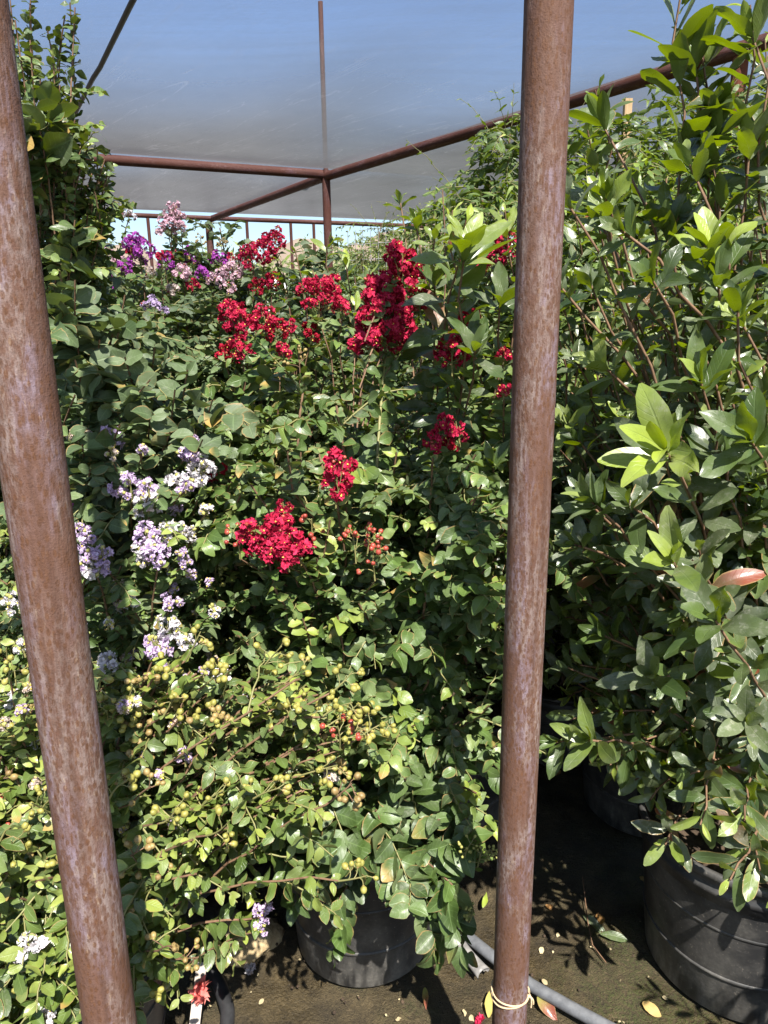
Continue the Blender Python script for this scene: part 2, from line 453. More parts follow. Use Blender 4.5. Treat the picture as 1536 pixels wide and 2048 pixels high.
# ------------------------------------------------------------------ leaves
def leaf_templates(kind, lod, rng, k=18):
    nu, nvv = {2: (5, 9), 1: (3, 6), 0: (3, 4)}[lod]
    out = []
    for _ in range(k):
        v = np.linspace(0, 1, nvv); u = np.linspace(-1, 1, nu)
        if kind == 'round':   w_ = .37 * np.sin(PI * np.clip(v, .02, .985) ** .92) ** .62
        elif kind == 'oval':  w_ = .29 * np.sin(PI * np.clip(v, .02, .985) ** .9) ** .72
        elif kind == 'long':  w_ = .178 * np.sin(PI * np.clip(v, .02, .99) ** 1.22) ** .62
        else:                 w_ = .155 * np.sin(PI * np.clip(v, .03, .985) ** .8) ** .95
        fold = rng.uniform(-.12, .5); curl = rng.uniform(-.15, .62); tw = rng.uniform(-.75, .75); side = rng.uniform(-.14, .14)
        wav = rng.uniform(0, .07); ph = rng.uniform(0, 6)
        if kind == 'long': tw *= .4; curl = rng.uniform(-.12, .5); fold = rng.uniform(.05, .5)
        U, Vv = np.meshgrid(u, v)
        W = w_[:, None] * (1 + rng.uniform(-.07, .07, (nvv, 1)))
        x = U * W; y = Vv.copy(); z = fold * np.abs(U) * W - curl * Vv ** 2 + wav * np.sin(Vv * 9 + ph + U * 1.5) * np.abs(U)
        a = tw * Vv
        x2 = x * np.cos(a) - z * np.sin(a) * .4 + side * Vv ** 2; z2 = z + x * np.sin(a)
        T = np.stack([x2, y * (1 - .15 * curl), z2], -1).reshape(-1, 3)
        out.append(T)
    i, j = np.meshgrid(np.arange(nvv - 1), np.arange(nu - 1), indexing='ij')
    F = np.stack([i * nu + j, i * nu + j + 1, (i + 1) * nu + j + 1, (i + 1) * nu + j], -1).reshape(-1, 4)
    uv = np.stack([(U.ravel() + 1) / 2, Vv.ravel()], -1)
    return np.array(out), F, uv


class Leaves:
    def __init__(self):
        self.p = []; self.a = []; self.n = []; self.L = []; self.r1 = []; self.r2 = []

    def add(self, p, a, n, L, r1, r2):
        self.p.append(p); self.a.append(a); self.n.append(n); self.L.append(L); self.r1.append(r1); self.r2.append(r2)

    def build(self, name, kind, lod, mat, rng, parent=None):
        p = np.concatenate(self.p); a = nrm(np.concatenate(self.a)); n = np.concatenate(self.n)
        L = np.concatenate(self.L); r1 = np.concatenate(self.r1); r2 = np.concatenate(self.r2)
        s = nrm(np.cross(a, n)); n = np.cross(s, a)
        T, F, uv = leaf_templates(kind, lod, rng)
        T = T[rng.integers(0, len(T), len(p))]
        V = p[:, None, :] + L[:, None, None] * (T[..., 0:1] * s[:, None] + T[..., 1:2] * a[:, None] + T[..., 2:3] * n[:, None])
        k = T.shape[1]
        FF = (F[None] + (np.arange(len(p)) * k)[:, None, None]).reshape(-1, 4)
        me = mesh(name, V, FF, mat, np.tile(uv, (len(p), 1)), {'r1': np.repeat(r1, k), 'r2': np.repeat(r2, k)})
        return link(name, me, parent)


UP = np.array([0, 0, 1.])


def bez(a, b, c, n):
    t = np.linspace(0, 1, n)[:, None]
    return (1 - t) ** 2 * a + 2 * t * (1 - t) * b + t * t * c


def sample_path(pts, step, start=0.0):
    seg = np.linalg.norm(np.diff(pts, axis=0), axis=1); cum = np.concatenate([[0], np.cumsum(seg)])
    s = np.arange(start, cum[-1], step)
    if len(s) == 0: s = np.array([cum[-1] * .9])
    q = np.stack([np.interp(s, cum, pts[:, i]) for i in range(3)], -1)
    T = nrm(np.gradient(pts, axis=0)); t = nrm(np.stack([np.interp(s, cum, T[:, i]) for i in range(3)], -1))
    return q, t, s / cum[-1]


class Plant:
    """a shrub growing from (0,0,z0) in its own coordinates"""
    def __init__(self, seed, leafL, spacing, habit='pair', youth=.35):
        self.g = np.random.default_rng(seed); self.lv = Leaves(); self.tw = Geo(); self.stems = []
        self.leafL = leafL; self.sp = spacing; self.habit = habit; self.youth = youth

    def stem(self, a, c, lift=.35, r0=.008, r1=.003, n=10, mi=0):
        a = np.asarray(a, float); c = np.asarray(c, float); d = np.linalg.norm(c - a)
        b = a + (c - a) * .45 + UP * d * lift * .5 + self.g.normal(0, .06 * d, 3)
        pts = bez(a, b, c, n); pts[1:-1] += self.g.normal(0, .006 * d, (n - 2, 3))
        self.tw.tube(pts, np.linspace(r0, r1, n), 6 if r0 > .005 else 4, mi, False)
        self.stems.append(pts)
        return pts

    def leaves_on(self, pts, start=.0, L=None, bias=None, young=None, spacing=None, hint=None):
        g = self.g; L = L or self.leafL; y0 = self.youth if young is None else young
        q, t, f = sample_path(pts, spacing or self.sp, start); m = len(q)
        side = nrm((np.cross(t, UP) if hint is None else np.tile(hint, (m, 1))) + g.normal(0, .12, (m, 3)))
        if self.habit == 'pair':
            for sgn in (-1, 1):
                ax = side * sgn * .85 + t * .5 + g.normal(0, .22, (m, 3)) - UP * .12
                nn = .62 * UP + .42 * TOSUN + g.normal(0, .62, (m, 3))
                if bias is not None: nn = nn + bias
                size = L * (.55 + .45 * np.sin(PI * np.clip(f * .85 + .15, 0, 1)) ** .5) * g.uniform(.72, 1.15, m)
                r1 = np.clip(y0 * .55 + (f ** 3) * y0 * .9 + g.normal(0, .12, m), 0, 1)
                self.lv.add(q + g.normal(0, .002, (m, 3)), ax, nn, size, r1, g.uniform(0, 1, m))
        else:
            th = np.arange(m) * 2.399 + g.uniform(0, 6)
            e1 = nrm(np.cross(t, side)); rad = np.cos(th)[:, None] * side + np.sin(th)[:, None] * e1
            tip = f ** 2.5
            ax = rad * (.95 - .45 * tip)[:, None] + t * (.28 + .75 * tip)[:, None] + g.normal(0, .14, (m, 3)) - UP * .10
            nn = t * .9 - rad * .35 + .25 * TOSUN + g.normal(0, .34, (m, 3))
            size = L * (.7 + .3 * np.sin(PI * np.clip(f, 0, 1))) * g.uniform(.75, 1.15, m) * np.where(f > .93, .62, 1)
            r1 = np.clip(.12 + (f ** 4) * y0 * 1.6 + g.normal(0, .10, m), 0, 1)
            self.lv.add(q + rad * .004, ax, nn, size, r1, np.where(f > .6, g.uniform(0, .9, m), g.uniform(0, 1, m)))

    def shoot(self, p, d, L, droop=.3, start=.02, young=None, r=.0022, leafL=None):
        d = nrm(d); g = self.g; n = 7
        t = np.linspace(0, 1, n)[:, None]
        pts = p + d * L * t - UP * droop * L * t ** 2 + g.normal(0, .02 * L, (n, 3)) * t
        self.tw.tube(pts, np.linspace(r, r * .5, n), 4, 1, False)
        self.leaves_on(pts, start, leafL, None, young)
        return pts

    def fill(self, h, r, nstem, nshoot, z0=.35, low=.25, Ls=(.14, .36), droop=.3, cx=0, cy=0, up=.45):
        g = self.g; base = []
        for i in range(nstem):
            az = i * 2.399 + g.uniform(-.5, .5); k = math.sqrt(g.uniform(.05, 1)); hh = h * g.uniform(.78, 1.0) * (1 - .22 * k * k)
            tip = np.array([cx + r * .72 * k * math.cos(az), cy + r * .72 * k * math.sin(az), hh])
            base.append(self.stem([.05 * math.cos(az), .05 * math.sin(az), z0], tip, .25, .0075, .0025))
            self.leaves_on(base[-1][-5:], .02)
        for i in range(nshoot):
            s = base[g.integers(0, len(base))]; z = low * h + (h * .98 - low * h) * g.uniform(0, 1) ** .8
            j = int(np.argmin(np.abs(s[:, 2] - z))); j = max(1, min(len(s) - 1, j + int(g.integers(-1, 2))))
            p = s[j] * .6 + s[j - 1] * .4; p = p.copy()
            if p[2] > z: p[2] = p[2]
            az = math.atan2(p[1] - cy, p[0] - cx) + g.normal(0, .9)
            d = np.array([math.cos(az), math.sin(az), up + g.normal(0, .35)])
            L = g.uniform(*Ls); qz = np.clip((p[2] - 0) / h, 0, 1)
            env = r * math.sin(PI * (.16 + .66 * qz)) ** .5
            rad = math.hypot(p[0] - cx, p[1] - cy)
            L = max(.10, min(L, (env - rad) * 1.15 + .06))
            self.shoot(p, d, L, droop * g.uniform(.3, 1.5))

    def reach(self, target, z0, origin=(0, 0), lift=.3, leafed=.55, L=None, young=None, r0=.006, sub=3, subL=.16):
        """a stem from the base to a given point, leafy on its outer part"""
        a = np.array([origin[0], origin[1], z0]); pts = self.stem(a, target, lift, r0, .002, 12)
        k = int(len(pts) * (1 - leafed)); self.leaves_on(pts[k:], .02, L, None, young)
        for _ in range(sub):
            j = int(self.g.integers(k, len(pts) - 1)); t = nrm(pts[j + 1] - pts[j])
            d = nrm(np.cross(t, self.g.normal(0, 1, 3))) * .8 + t * .6
            self.shoot(pts[j], d, subL * self.g.uniform(.7, 1.3), .3, .015, young, leafL=L)
        return pts


def crumple_petals(g, pos, axis, size, geo, mi=0, tint=(0, 1), npet=6):
    """crape-myrtle florets: six ruffled petals on claws each"""
    m = len(pos)
    axis = nrm(axis); ref = nrm(g.normal(0, 1, (m, 3))); e1 = nrm(np.cross(axis, ref)); e2 = np.cross(axis, e1)
    F = np.array([[0, 1, 4, 3], [1, 2, 5, 4], [3, 4, 7, 6], [4, 5, 8, 7]])
    for k in range(npet):
        th = k * 2 * PI / npet + g.uniform(-.25, .25, m)
        rd = np.cos(th)[:, None] * e1 + np.sin(th)[:, None] * e2; sd_ = np.cross(axis, rd)
        lift = g.uniform(.05, .8, m)[:, None]
        out = nrm(rd + axis * lift)
        c = pos + out * (size * .55)[:, None]
        gx, gy = np.meshgrid([-1, 0, 1], [-1, 0, 1])
        V = c[:, None] + (gx.ravel()[None, :, None] * sd_[:, None] * .36 + gy.ravel()[None, :, None] * out[:, None] * .42) * size[:, None, None]
        V = V + g.normal(0, .17, V.shape) * size[:, None, None]
        FF = (F[None] + (np.arange(m) * 9)[:, None, None]).reshape(-1, 4)
        geo.add(V.reshape(-1, 3), FF, mi, np.repeat(g.uniform(tint[0], tint[1], m), 9) + g.uniform(-.15, .15, m * 9))


def ball(geo, c, r, mi=0, axis=UP, seg=7, rings=5, pinch=.0, g=None):
    th = np.linspace(.12, PI - .12, rings); ph = np.arange(seg) * 2 * PI / seg
    axis = nrm(axis); ref = np.array([1., 0, 0]) if abs(axis[0]) < .8 else np.array([0, 1., 0])
    e1 = nrm(np.cross(axis, ref)); e2 = np.cross(axis, e1)
    k = (1 + pinch * np.cos(ph * (3 if seg < 10 else 6)))
    V = [c + r * (math.sin(t) * (np.cos(ph) * k)[:, None] * e1 + math.sin(t) * (np.sin(ph) * k)[:, None] * e2 + (1.12 * math.cos(t)) * axis) for t in th]
    V = np.concatenate(V)
    i, j = np.meshgrid(np.arange(rings - 1), np.arange(seg), indexing='ij'); j2 = (j + 1) % seg
    geo.add(V, np.stack([i * seg + j, (i + 1) * seg + j, (i + 1) * seg + j2, i * seg + j2], -1).reshape(-1, 4), mi, .5)


def flower_cluster(seed, base, axis, length, width, mats, parent, floret=.012, dens=1.0, buds=3, budmat='redbud', name='flower_cluster'):
    """a panicle: lumpy cone of ruffled florets on a branching stalk. base/axis in parent coordinates"""
    g = np.random.default_rng(seed); geo = Geo(); axis = nrm(axis); base = np.asarray(base, float)
    ref = nrm(g.normal(0, 1, 3)); e1 = nrm(np.cross(axis, ref)); e2 = np.cross(axis, e1)
    nl = max(5, int(10 * dens * (length / .11) ** .6)); lumps = []
    for i in range(nl):
        t = (i + .5) / nl; th = i * 2.4 + g.uniform(-.4, .4); rr = width * .5 * (math.sin(PI * min(1, .22 + .78 * t)) ** .6) * g.uniform(.5, 1.0)
        lumps.append(base + axis * length * (.12 + .82 * t) + (math.cos(th) * e1 + math.sin(th) * e2) * rr)
    lumps = np.array(lumps); lr = width * .205
    geo.tube(np.array([base - axis * length * .25, base + axis * length * .5, base + axis * length * .95]), [.0022, .0016, .0008], 5, 2)
    pos = []; ax = []
    for c in lumps:
        geo.tube(np.array([base + axis * max(0, np.dot(c - base, axis) - lr) * .9, (base + c) / 2 + axis * .004, c]), .0009, 4, 2)
        k = max(6, int(29 * dens * (lr / .03) ** 1.5))
        d = nrm(g.normal(0, 1, (k, 3)) + axis * .25 + nrm(c - base - axis * np.dot(c - base, axis) + 1e-6) * .5)
        pos.append(c + d * lr * g.uniform(.62, 1.05, (k, 1))); ax.append(d)
    pos = np.concatenate(pos); ax = np.concatenate(ax)
    crumple_petals(g, pos, ax, floret * g.uniform(.8, 1.2, len(pos)), geo, 0, (0, 1))
    for p_, a_ in list(zip(pos, ax))[::5]:
        ball(geo, p_ + a_ * floret * .25, .0026, 1, a_, 5, 3)
    for i in range(buds):
        d = nrm(g.normal(0, 1, 3) + axis * .3); c = lumps[g.integers(0, len(lumps))] + d * lr * 1.15
        geo.tube(np.array([lumps[0], c]), .0008, 4, 2, False); ball(geo, c, .0042, 3, d, 6, 4)
    return geo.build(name, [MAT[mats], MAT['stamen'], MAT['greentwig'], MAT[budmat]], parent)


def seed_cluster(seed, base, axis, length, n, parent, mat='capsule', r=.0052, name='seed_cluster', tilt=None):
    g = np.random.default_rng(seed); geo = Geo(); axis = nrm(axis); base = np.asarray(base, float)
    top = base + axis * length + g.normal(0, .08 * length, 3)
    main = bez(base, base + axis * length * .5 + g.normal(0, .06 * length, 3), top, 6)
    geo.tube(main, np.linspace(.0019, .0011, 6), 5, 0)
    for i in range(n):
        t = .25 + .75 * (i + .5) / n; k = t * 5; j = min(4, int(k)); p = main[j] + (main[j + 1] - main[j]) * (k - j)
        d = nrm(np.cross(axis, g.normal(0, 1, 3)) + axis * .65); q = p + d * length * g.uniform(.22, .42) * (1.15 - .6 * t)
        geo.tube(bez(p, (p + q) / 2 + axis * .004, q, 4), [.0011, .001, .0009, .0009], 4, 0, False)
        for e in range(int(g.integers(1, 4))):
            dd = nrm(d + g.normal(0, .55, 3)); c = q + dd * g.uniform(.008, .017)
            geo.tube(np.array([q, c]), .0008, 4, 0, False); rr = r * g.uniform(.75, 1.15)
            ball(geo, c, rr, 1, dd, 12, 6, .11)
            ball(geo, c - dd * rr * .75, rr * .72, 2, dd, 6, 3)
    mt = {'capsule': ['greentwig', 'capsule', 'capsule_tan'], 'redbud': ['greentwig', 'redbud', 'capsule'], 'tan': ['twig', 'capsule_tan', 'capsule'], 'yellowbud': ['greentwig', 'yellowbud', 'yellowbud']}[mat]
    return geo.build(name, [MAT[x] for x in mt], parent)


def pot_parts(parent, rt, rb, h, seed=0, sides=56):
    g = Geo(); rng = np.random.default_rng(seed); a1, a2, p1 = rng.uniform(.002, .01), rng.uniform(.001, .006), rng.uniform(0, 6)
    wob = lambda a: 1 + a1 * np.cos(2 * a + p1) + a2 * np.cos(3 * a)
    g.lathe([(rb * .55, .004), (rb * .96, .003), (rb, .012), (rb + (rt - rb) * .4, h * .4), (rt - .004, h * .80)], sides, 0, wob)
    g.lathe([(rt - .004, h * .80), (rt - .012, h * .80), (rb - .006, .02), (.01, .018)], sides, 0, wob)
    for q in (.30, .62):
        k = rb + (rt - rb) * q; g.lathe([(k - .004, h * q - .006), (k + .0025, h * q - .004), (k + .0028, h * q + .004), (k - .004, h * q + .006)], sides, 0, wob)
    g.build('pot', MAT['pot'], parent)
    pot = parent.children[-1]
    r = Geo(); k = rt
    r.lathe([(k - .0035, h * .803), (k + .004, h * .81), (k + .003, h * .85), (k + .008, h * .86), (k + .008, h * .885), (k + .003, h * .895), (k + .004, h * .94), (k + .013, h * .955), (k + .014, h * .99), (k + .009, h), (k + .001, h * .995), (k - .004, h * .97), (k - .011, h * .805)], sides, 0, wob)
    r.build('rim', MAT['pot'], pot)
    s = Geo(); n = 9
    s.lathe([(.004, h * .90)] + [((k - .006) * q / n, h * (.88 + .02 * math.sin(q * 2.1) + (0.012 if q < 3 else 0))) for q in range(1, n + 1)], sides, 0)
    s.build('soil', MAT['soil'], parent)


# ================================================================== THE SETTING
def build_ground():
    near = np.concatenate([np.linspace(-9, -2.2, 25), np.linspace(-2.1, 2.1, 140), np.linspace(2.2, 9, 25)])
    xs = np.concatenate([[-2500, -600, -150, -40, -15], near, [15, 40, 150, 600, 2500]])
    ys = np.concatenate([[-300, -60, -12, -3], np.linspace(.2, 4, 120), np.linspace(4.2, 14, 30), [20, 40, 100, 300, 800, 2800]])
    X, Y = np.meshgrid(xs, ys)
    Z = .012 * np.sin(X * 7.1 + np.sin(Y * 5)) * np.sin(Y * 6.3 + X * 2) + .006 * np.sin(X * 23 + Y * 9) * np.sin(Y * 19 - X * 11) - .008
    Z = np.where((np.abs(X) < 6) & (Y > 0) & (Y < 12), Z, -.008)
    n, m = X.shape
    i, j = np.meshgrid(np.arange(n - 1), np.arange(m - 1), indexing='ij')
    F = np.stack([i * m + j, i * m + j + 1, (i + 1) * m + j + 1, (i + 1) * m + j], -1).reshape(-1, 4)
    structure(link('ground', mesh('ground', np.stack([X, Y, Z], -1), F, MAT['ground'])))
    # hills
    rng = np.random.default_rng(4)
    xs = np.linspace(-700, 500, 240); q = np.linspace(0, 1, 26)
    prof = 20 + 0 * xs
    for c, wd, hh in ((-225, 45, 34), (-176, 24, 54), (-110, 40, 26), (-330, 70, 45), (-20, 55, 44), (40, 45, 58), (130, 80, 60), (-60, 30, 30), (300, 90, 70), (-520, 90, 60)):
        prof = prof + hh * np.exp(-((xs - c) / wd) ** 2)
    prof = prof * .68
    for k in range(1, 7): prof = prof + rng.uniform(.5, 2.2) * np.sin(xs * .03 * 1.9 ** k * .6 + rng.uniform(0, 6)) * 2.2 / k
    X, Q = np.meshgrid(xs, q)
    ridge = np.clip(1 - np.abs(Q - .5) * 2, 0, 1) ** .85
    Z = prof[None] * ridge - 2; rr = rng.normal(0, 1.4, Z.shape) * ridge
    Z = Z + rr * .8 + 3 * np.sin(X * .11 + Q * 9) * ridge * (1 - ridge) * 2
    Y = 420 + Q * 260 + 8 * np.sin(X * .05 + Q * 7)
    n, m = X.shape
    i, j = np.meshgrid(np.arange(n - 1), np.arange(m - 1), indexing='ij')
    F = np.stack([i * m + j, i * m + j + 1, (i + 1) * m + j + 1, (i + 1) * m + j], -1).reshape(-1, 4)
    structure(link('hills', mesh('hills', np.stack([X, Y, Z], -1), F, MAT['hill'])))


build_ground()

# ---------------------------------------------------------------- shade house
ZR = H + 1.0                       # height of the roof beams


def round_bar(name, a, b, r, mat, label, cat, group=None, sides=32, bow=0., rings=2):
    """a round pipe as one mesh; its local z runs along the pipe so the rust streaks follow it"""
    a = np.asarray(a, float); b = np.asarray(b, float); L = np.linalg.norm(b - a)
    g = Geo(); z = np.linspace(0, L, rings)
    g.tube(np.stack([bow * np.sin(PI * z / L), 0 * z, z], -1), r, sides, 0, True)
    o = g.build(name, mat)
    o.location = a; o.rotation_mode = 'QUATERNION'; o.rotation_quaternion = Vector(b - a).to_track_quat('Z', 'Y')
    return tag(o, label, cat, group)


def vertical_at(px, py, d, z0, z1):
    p = P(px, py, d); return np.array([p[0], p[1], z0]), np.array([p[0], p[1], z1])


# the two posts at the front
a, b = vertical_at(20, 640, .70, -.1, 3.0)
# left post leans a touch: fitted from its top and foot
lp0 = P(221, 2048, .70); lp1 = P(-62, 0, .70)
dirp = (lp1 - lp0) / (lp1[2] - lp0[2])
round_bar('rusty_pipe_post', lp0 + dirp * (-.08 - lp0[2]), lp0 + dirp * (2.75 - lp0[2]), .0304, MAT['post'], 'thick rusty brown pipe post nearest the camera, standing at the left', 'post', 'front posts', 48, .0, 2)
rp0 = P(1018, 2048, 1.05); rp1 = P(1098, 0, 1.05)
dirp = (rp1 - rp0) / (rp1[2] - rp0[2])
round_bar('rusty_pipe_post', rp0 + dirp * (-.08 - rp0[2]), rp0 + dirp * (2.75 - rp0[2]), .0312, MAT['post'], 'mottled rusty pipe post with twine tied round its foot', 'post', 'front posts', 48)


def twine():
    g = Geo(); c = P(1020, 1984, 1.05); r = .0332
    for k, (dz, tl) in enumerate(((0, .006), (.0045, -.003))):
        th = np.linspace(0, 2 * PI, 41)
        g.tube(np.stack([c[0] + r * np.cos(th), c[1] + r * np.sin(th), c[2] + dz + tl * np.cos(th) + .0012 * np.sin(3 * th)], -1), .0016, 6, 0, False)
    kn = np.array([c[0] + r * .96, c[1] - r * .35, c[2] + .004])
    ball(g, kn, .004, 0)
    g.tube(bez(kn, kn + [.006, -.004, .004], kn + [.004, -.004, -.022], 6), .0017, 5)
    g.tube(bez(kn, kn + [.010, -.003, -.004], kn + [.008, -.003, -.016], 6), .0015, 5)
    g.tube(bez(kn, kn + [.002, -.004, .016], kn + [-.003, -.001, .022], 6), .0012, 5)
    tag(g.build('twine', MAT['twine']), 'loop of tan twine knotted round the right rusty post', 'twine')


twine()

J = PZ(652, 353, ZR)
An = PZ(1480, 100, ZR); Af = PZ(417, 440, ZR)
Bl = PZ(60, 313, ZR)
dA = nrm(An - J); dB = nrm(Bl - J); dAf = nrm(Af - J)
Cl = PZ(150, 426, ZR); Cr = PZ(700, 447, ZR); dC = nrm(Cr - Cl)
round_bar('roof_beam', J + dB * .03 + [0, 0, .012], J + dB * 5.5 + [0, 0, .012], .031, MAT['beam'], 'rusty roof beam running from the middle post to the left', 'beam', 'roof beams', 24)
round_bar('roof_beam', J - dA * .0, An + dA * 3.0, .031, MAT['beam'], 'rusty roof beam rising to the upper right behind the leaves', 'beam', 'roof beams', 24)
round_bar('roof_beam', Af + dAf * (-.04), J + dAf * .035, .031, MAT['beam'], 'rusty roof beam running from the middle post back to the far edge', 'beam', 'roof beams', 24)
round_bar('roof_beam', Cl - dC * 3.5, Cl + dC * 9.5, .022, MAT['beam'], 'thin rusty beam along the far edge of the shade cloth', 'beam', 'roof beams', 20)
ztop = P(664, 3, J[1])[2]
g = Geo(); g.tube(np.array([[0, 0, 0], [0, 0, ZR + .14]]), .030, 24); g.tube(np.array([[0, 0, ZR + .13], [0, 0, ztop + .1]]), .0165, 18)
o = g.build('roof_post', MAT['beam']); o.location = (J[0], J[1], -.1)
tag(o, 'middle rusty post passing up through the shade cloth', 'post', 'roof posts')
round_bar('roof_post', [Af[0], Af[1], -.1], [Af[0], Af[1], ZR - .02], .036, MAT['beam'], 'rusty corner post under the far edge of the shade cloth', 'post', 'roof posts', 24)
an2 = PZ(1483, 101, ZR)
round_bar('roof_post', [an2[0], an2[1], -.1], [an2[0], an2[1], ZR - .02], .030, MAT['orange_post'], 'orange rusty post among the vines at the right edge', 'post', 'roof posts', 24)
for i, (px, lab) in enumerate(((181, 'thin far upright leftmost in the gap, beside the dark shrub'), (295, 'thin far upright beside the magenta flowers'), (493, 'thin far upright between corner post and big red bloom'), (581, 'thin far upright in front of the pale green tree'), (627, 'thin far upright just left of the middle post'))):
    q = nrm(np.cross(ray(px, 440), _u)); # plane through this image column
    t = np.dot(q, CAM - Cl) / np.dot(q, dC); p = Cl + dC * t
    round_bar('thin_upright', [p[0], p[1], -.1], [p[0], p[1], ZR - .02], .0155, MAT['beam'], lab, 'post', 'thin uprights of the far edge', 14)


def cloth(name, label, q0, q1, nu, nv_, sag, lift):
    """sheet between two edges, each given by a point function of u"""
    us = np.linspace(0, 1, nu); vs_ = np.linspace(0, 1, nv_)
    rng = np.random.default_rng(len(label)); V = []
    for v in vs_:
        for u in us:
            p = q0(u) * (1 - v) + q1(u) * v
            z = lift - sag * math.sin(PI * v) ** .8 * (1 + .3 * math.sin(u * 21)) + .012 * math.sin(u * 60 + v * 4) * math.sin(PI * v)
            V.append([p[0], p[1], ZR + z])
    i, j = np.meshgrid(np.arange(nv_ - 1), np.arange(nu - 1), indexing='ij')
    F = np.stack([i * nu + j, i * nu + j + 1, (i + 1) * nu + j + 1, (i + 1) * nu + j], -1).reshape(-1, 4)
    tag(link(name, mesh(name, V, F, MAT['cloth'])), label, 'shade cloth', 'shade cloth sheets')


nearA = lambda u: np.array([-6.2 + 12.4 * u, 2.05 + .34 * (-6.2 + 12.4 * u) * .98, 0])
lineB = lambda u: J + dB * (7.0 - 14.0 * u)
farC = lambda u: Cl + dC * (-4.2 + 13.6 * u)
cloth('shade_cloth', 'near sheet of blue grey shade cloth stretched overhead', nearA, lineB, 90, 60, .035, .052)
cloth('shade_cloth', 'far sheet of grey shade cloth beyond the left roof beam', lineB, farC, 90, 40, .02, .052)

g = Geo()
cp = [PZ(300, -60, ZR + .0), PZ(266, 0, ZR - .005), PZ(200, 135, ZR - .015), PZ(185, 158, ZR - .02), PZ(150, 228, ZR - .01), PZ(128, 265, ZR), PZ(105, 300, ZR)]
cp = np.array(cp); tt = np.linspace(0, len(cp) - 1, 40)
g.tube(np.stack([np.interp(tt, np.arange(len(cp)), cp[:, k]) for k in range(3)], -1), .0095, 10)
tag(g.build('irrigation_tube', MAT['cable']), 'thin black tube hanging under the shade cloth at upper left', 'tube')

# ================================================================== PLANTS
SEED = [100]


def ns():
    SEED[0] += 1; return SEED[0]


def start_plant(name, label, cat, x, y, group=None):
    return thing(name, label, cat, (x, y, 0), group)


def finish(pl, t, kind, lod, leafmat, bark='twig'):
    pl.lv.build('foliage', kind, lod, MAT[leafmat], pl.g, t)
    pl.tw.build('stems', [MAT[bark], MAT['greentwig']], t)


def loc(t, p):
    return np.asarray(p) - np.array(t.location)


def twig_to(pl, q, L=.2):
    """a thin leafy twig that carries a small cluster, rising out of the crown"""
    h = np.array([q[0], q[1], 0]); k = np.linalg.norm(h); a = np.asarray(q) - h / (k + 1e-6) * min(L, k * .7) - UP * L * .8
    a[2] = max(a[2], .12); pts = pl.stem(a, q, .3, .0022, .0013, 8)
    pl.leaves_on(pts[1:-1], .01, pl.leafL * .8)


def bloom(pl, t, px, py, d, wpx, hpx, mat, z0=.35, axis=(0, -.15, 1), leafed=.35, lift=.25, buds=4, dens=1.0, stem=True, budmat='redbud', floret=.0084, L=None, young=None, tilt=None):
    c = loc(t, P(px, py, d)); k = d / FPX * 1.03
    ln, wd = hpx * k, wpx * k
    ax = nrm(np.array(axis) + pl.g.normal(0, .12, 3)); b0 = c - ax * ln * .5
    if stem:
        pl.reach(b0, z0, (pl.g.uniform(-.04, .04), pl.g.uniform(-.04, .04)), lift, leafed, L, young, .005, 1, .13)
    else:
        twig_to(pl, b0)
    return flower_cluster(ns(), b0, ax, ln, wd, mat, t, min(floret, wd * .2), dens, buds, budmat)


# ---- A: the red crape myrtle in the middle, in its black pot
A = start_plant('potted_crape_myrtle', 'crimson flowered crape myrtle in the black pot in the middle foreground', 'potted shrub', -.07, 1.60, 'crape myrtles')
pot_parts(A, .205, .178, .40, 1)
pa = Plant(11, .040, .020, 'pair', .36)
pa.fill(1.55, .50, 15, 290, .36, .30, (.12, .30), .35)
# tall straight shoot in the middle with paired leaves, carrying the large bloom
top = loc(A, P(772, 700, 1.72)); base = np.array([.06, -.05, .36]); mid = loc(A, P(728, 1200, 1.30))
pts = bez(base, mid + [-.01, 0, 0], top, 26); pa.tw.tube(pts, np.linspace(.006, .003, 26), 6, 1, False)
pa.leaves_on(pts[6:], .0, .052, np.array([0, -.85, -.1]), .3, .028, np.array([1., .15, 0]))
for (px, py, d, wp, hp) in ((770, 640, 1.72, 95, 120), (742, 668, 1.71, 60, 75), (800, 660, 1.72, 62, 80), (762, 590, 1.74, 78, 70), (806, 540, 1.76, 52, 85), (792, 512, 1.77, 34, 45), (825, 538, 1.77, 40, 48), (838, 602, 1.76, 36, 36), (712, 690, 1.71, 28, 30)):
    bloom(pa, A, px, py, d, wp * .98, hp * .98, 'red', stem=False, dens=1.25)
for (px, py, d, wp, hp) in ((508, 1072, 1.42, 60, 60), (552, 1060, 1.41, 62, 60), (590, 1092, 1.40, 56, 62), (572, 1112, 1.39, 56, 52), (528, 1090, 1.40, 56, 50)):
    bloom(pa, A, px, py, d - .12, wp, hp, 'red', stem=(px in (552, 590)), leafed=.5, dens=1.2, axis=(-.1, -.35, 1))
bloom(pa, A, 570, 1028, 1.31, 34, 56, 'red', dens=1.1, stem=False, axis=(-.15, -.1, 1))
bloom(pa, A, 674, 948, 1.34, 68, 96, 'red', dens=1.1, leafed=.4)
for (px, py, d) in ((735, 1085, 1.42), (765, 1112, 1.42), (712, 1105, 1.43), (750, 1140, 1.41), (628, 1075, 1.42), (480, 1095, 1.42)):
    twig_to(pa, loc(A, P(px, py + 22, d - .11))); seed_cluster(ns(), loc(A, P(px, py + 22, d - .11)), (0, -.1, 1), .06, 5, A, 'redbud', .0048, 'bud_cluster')
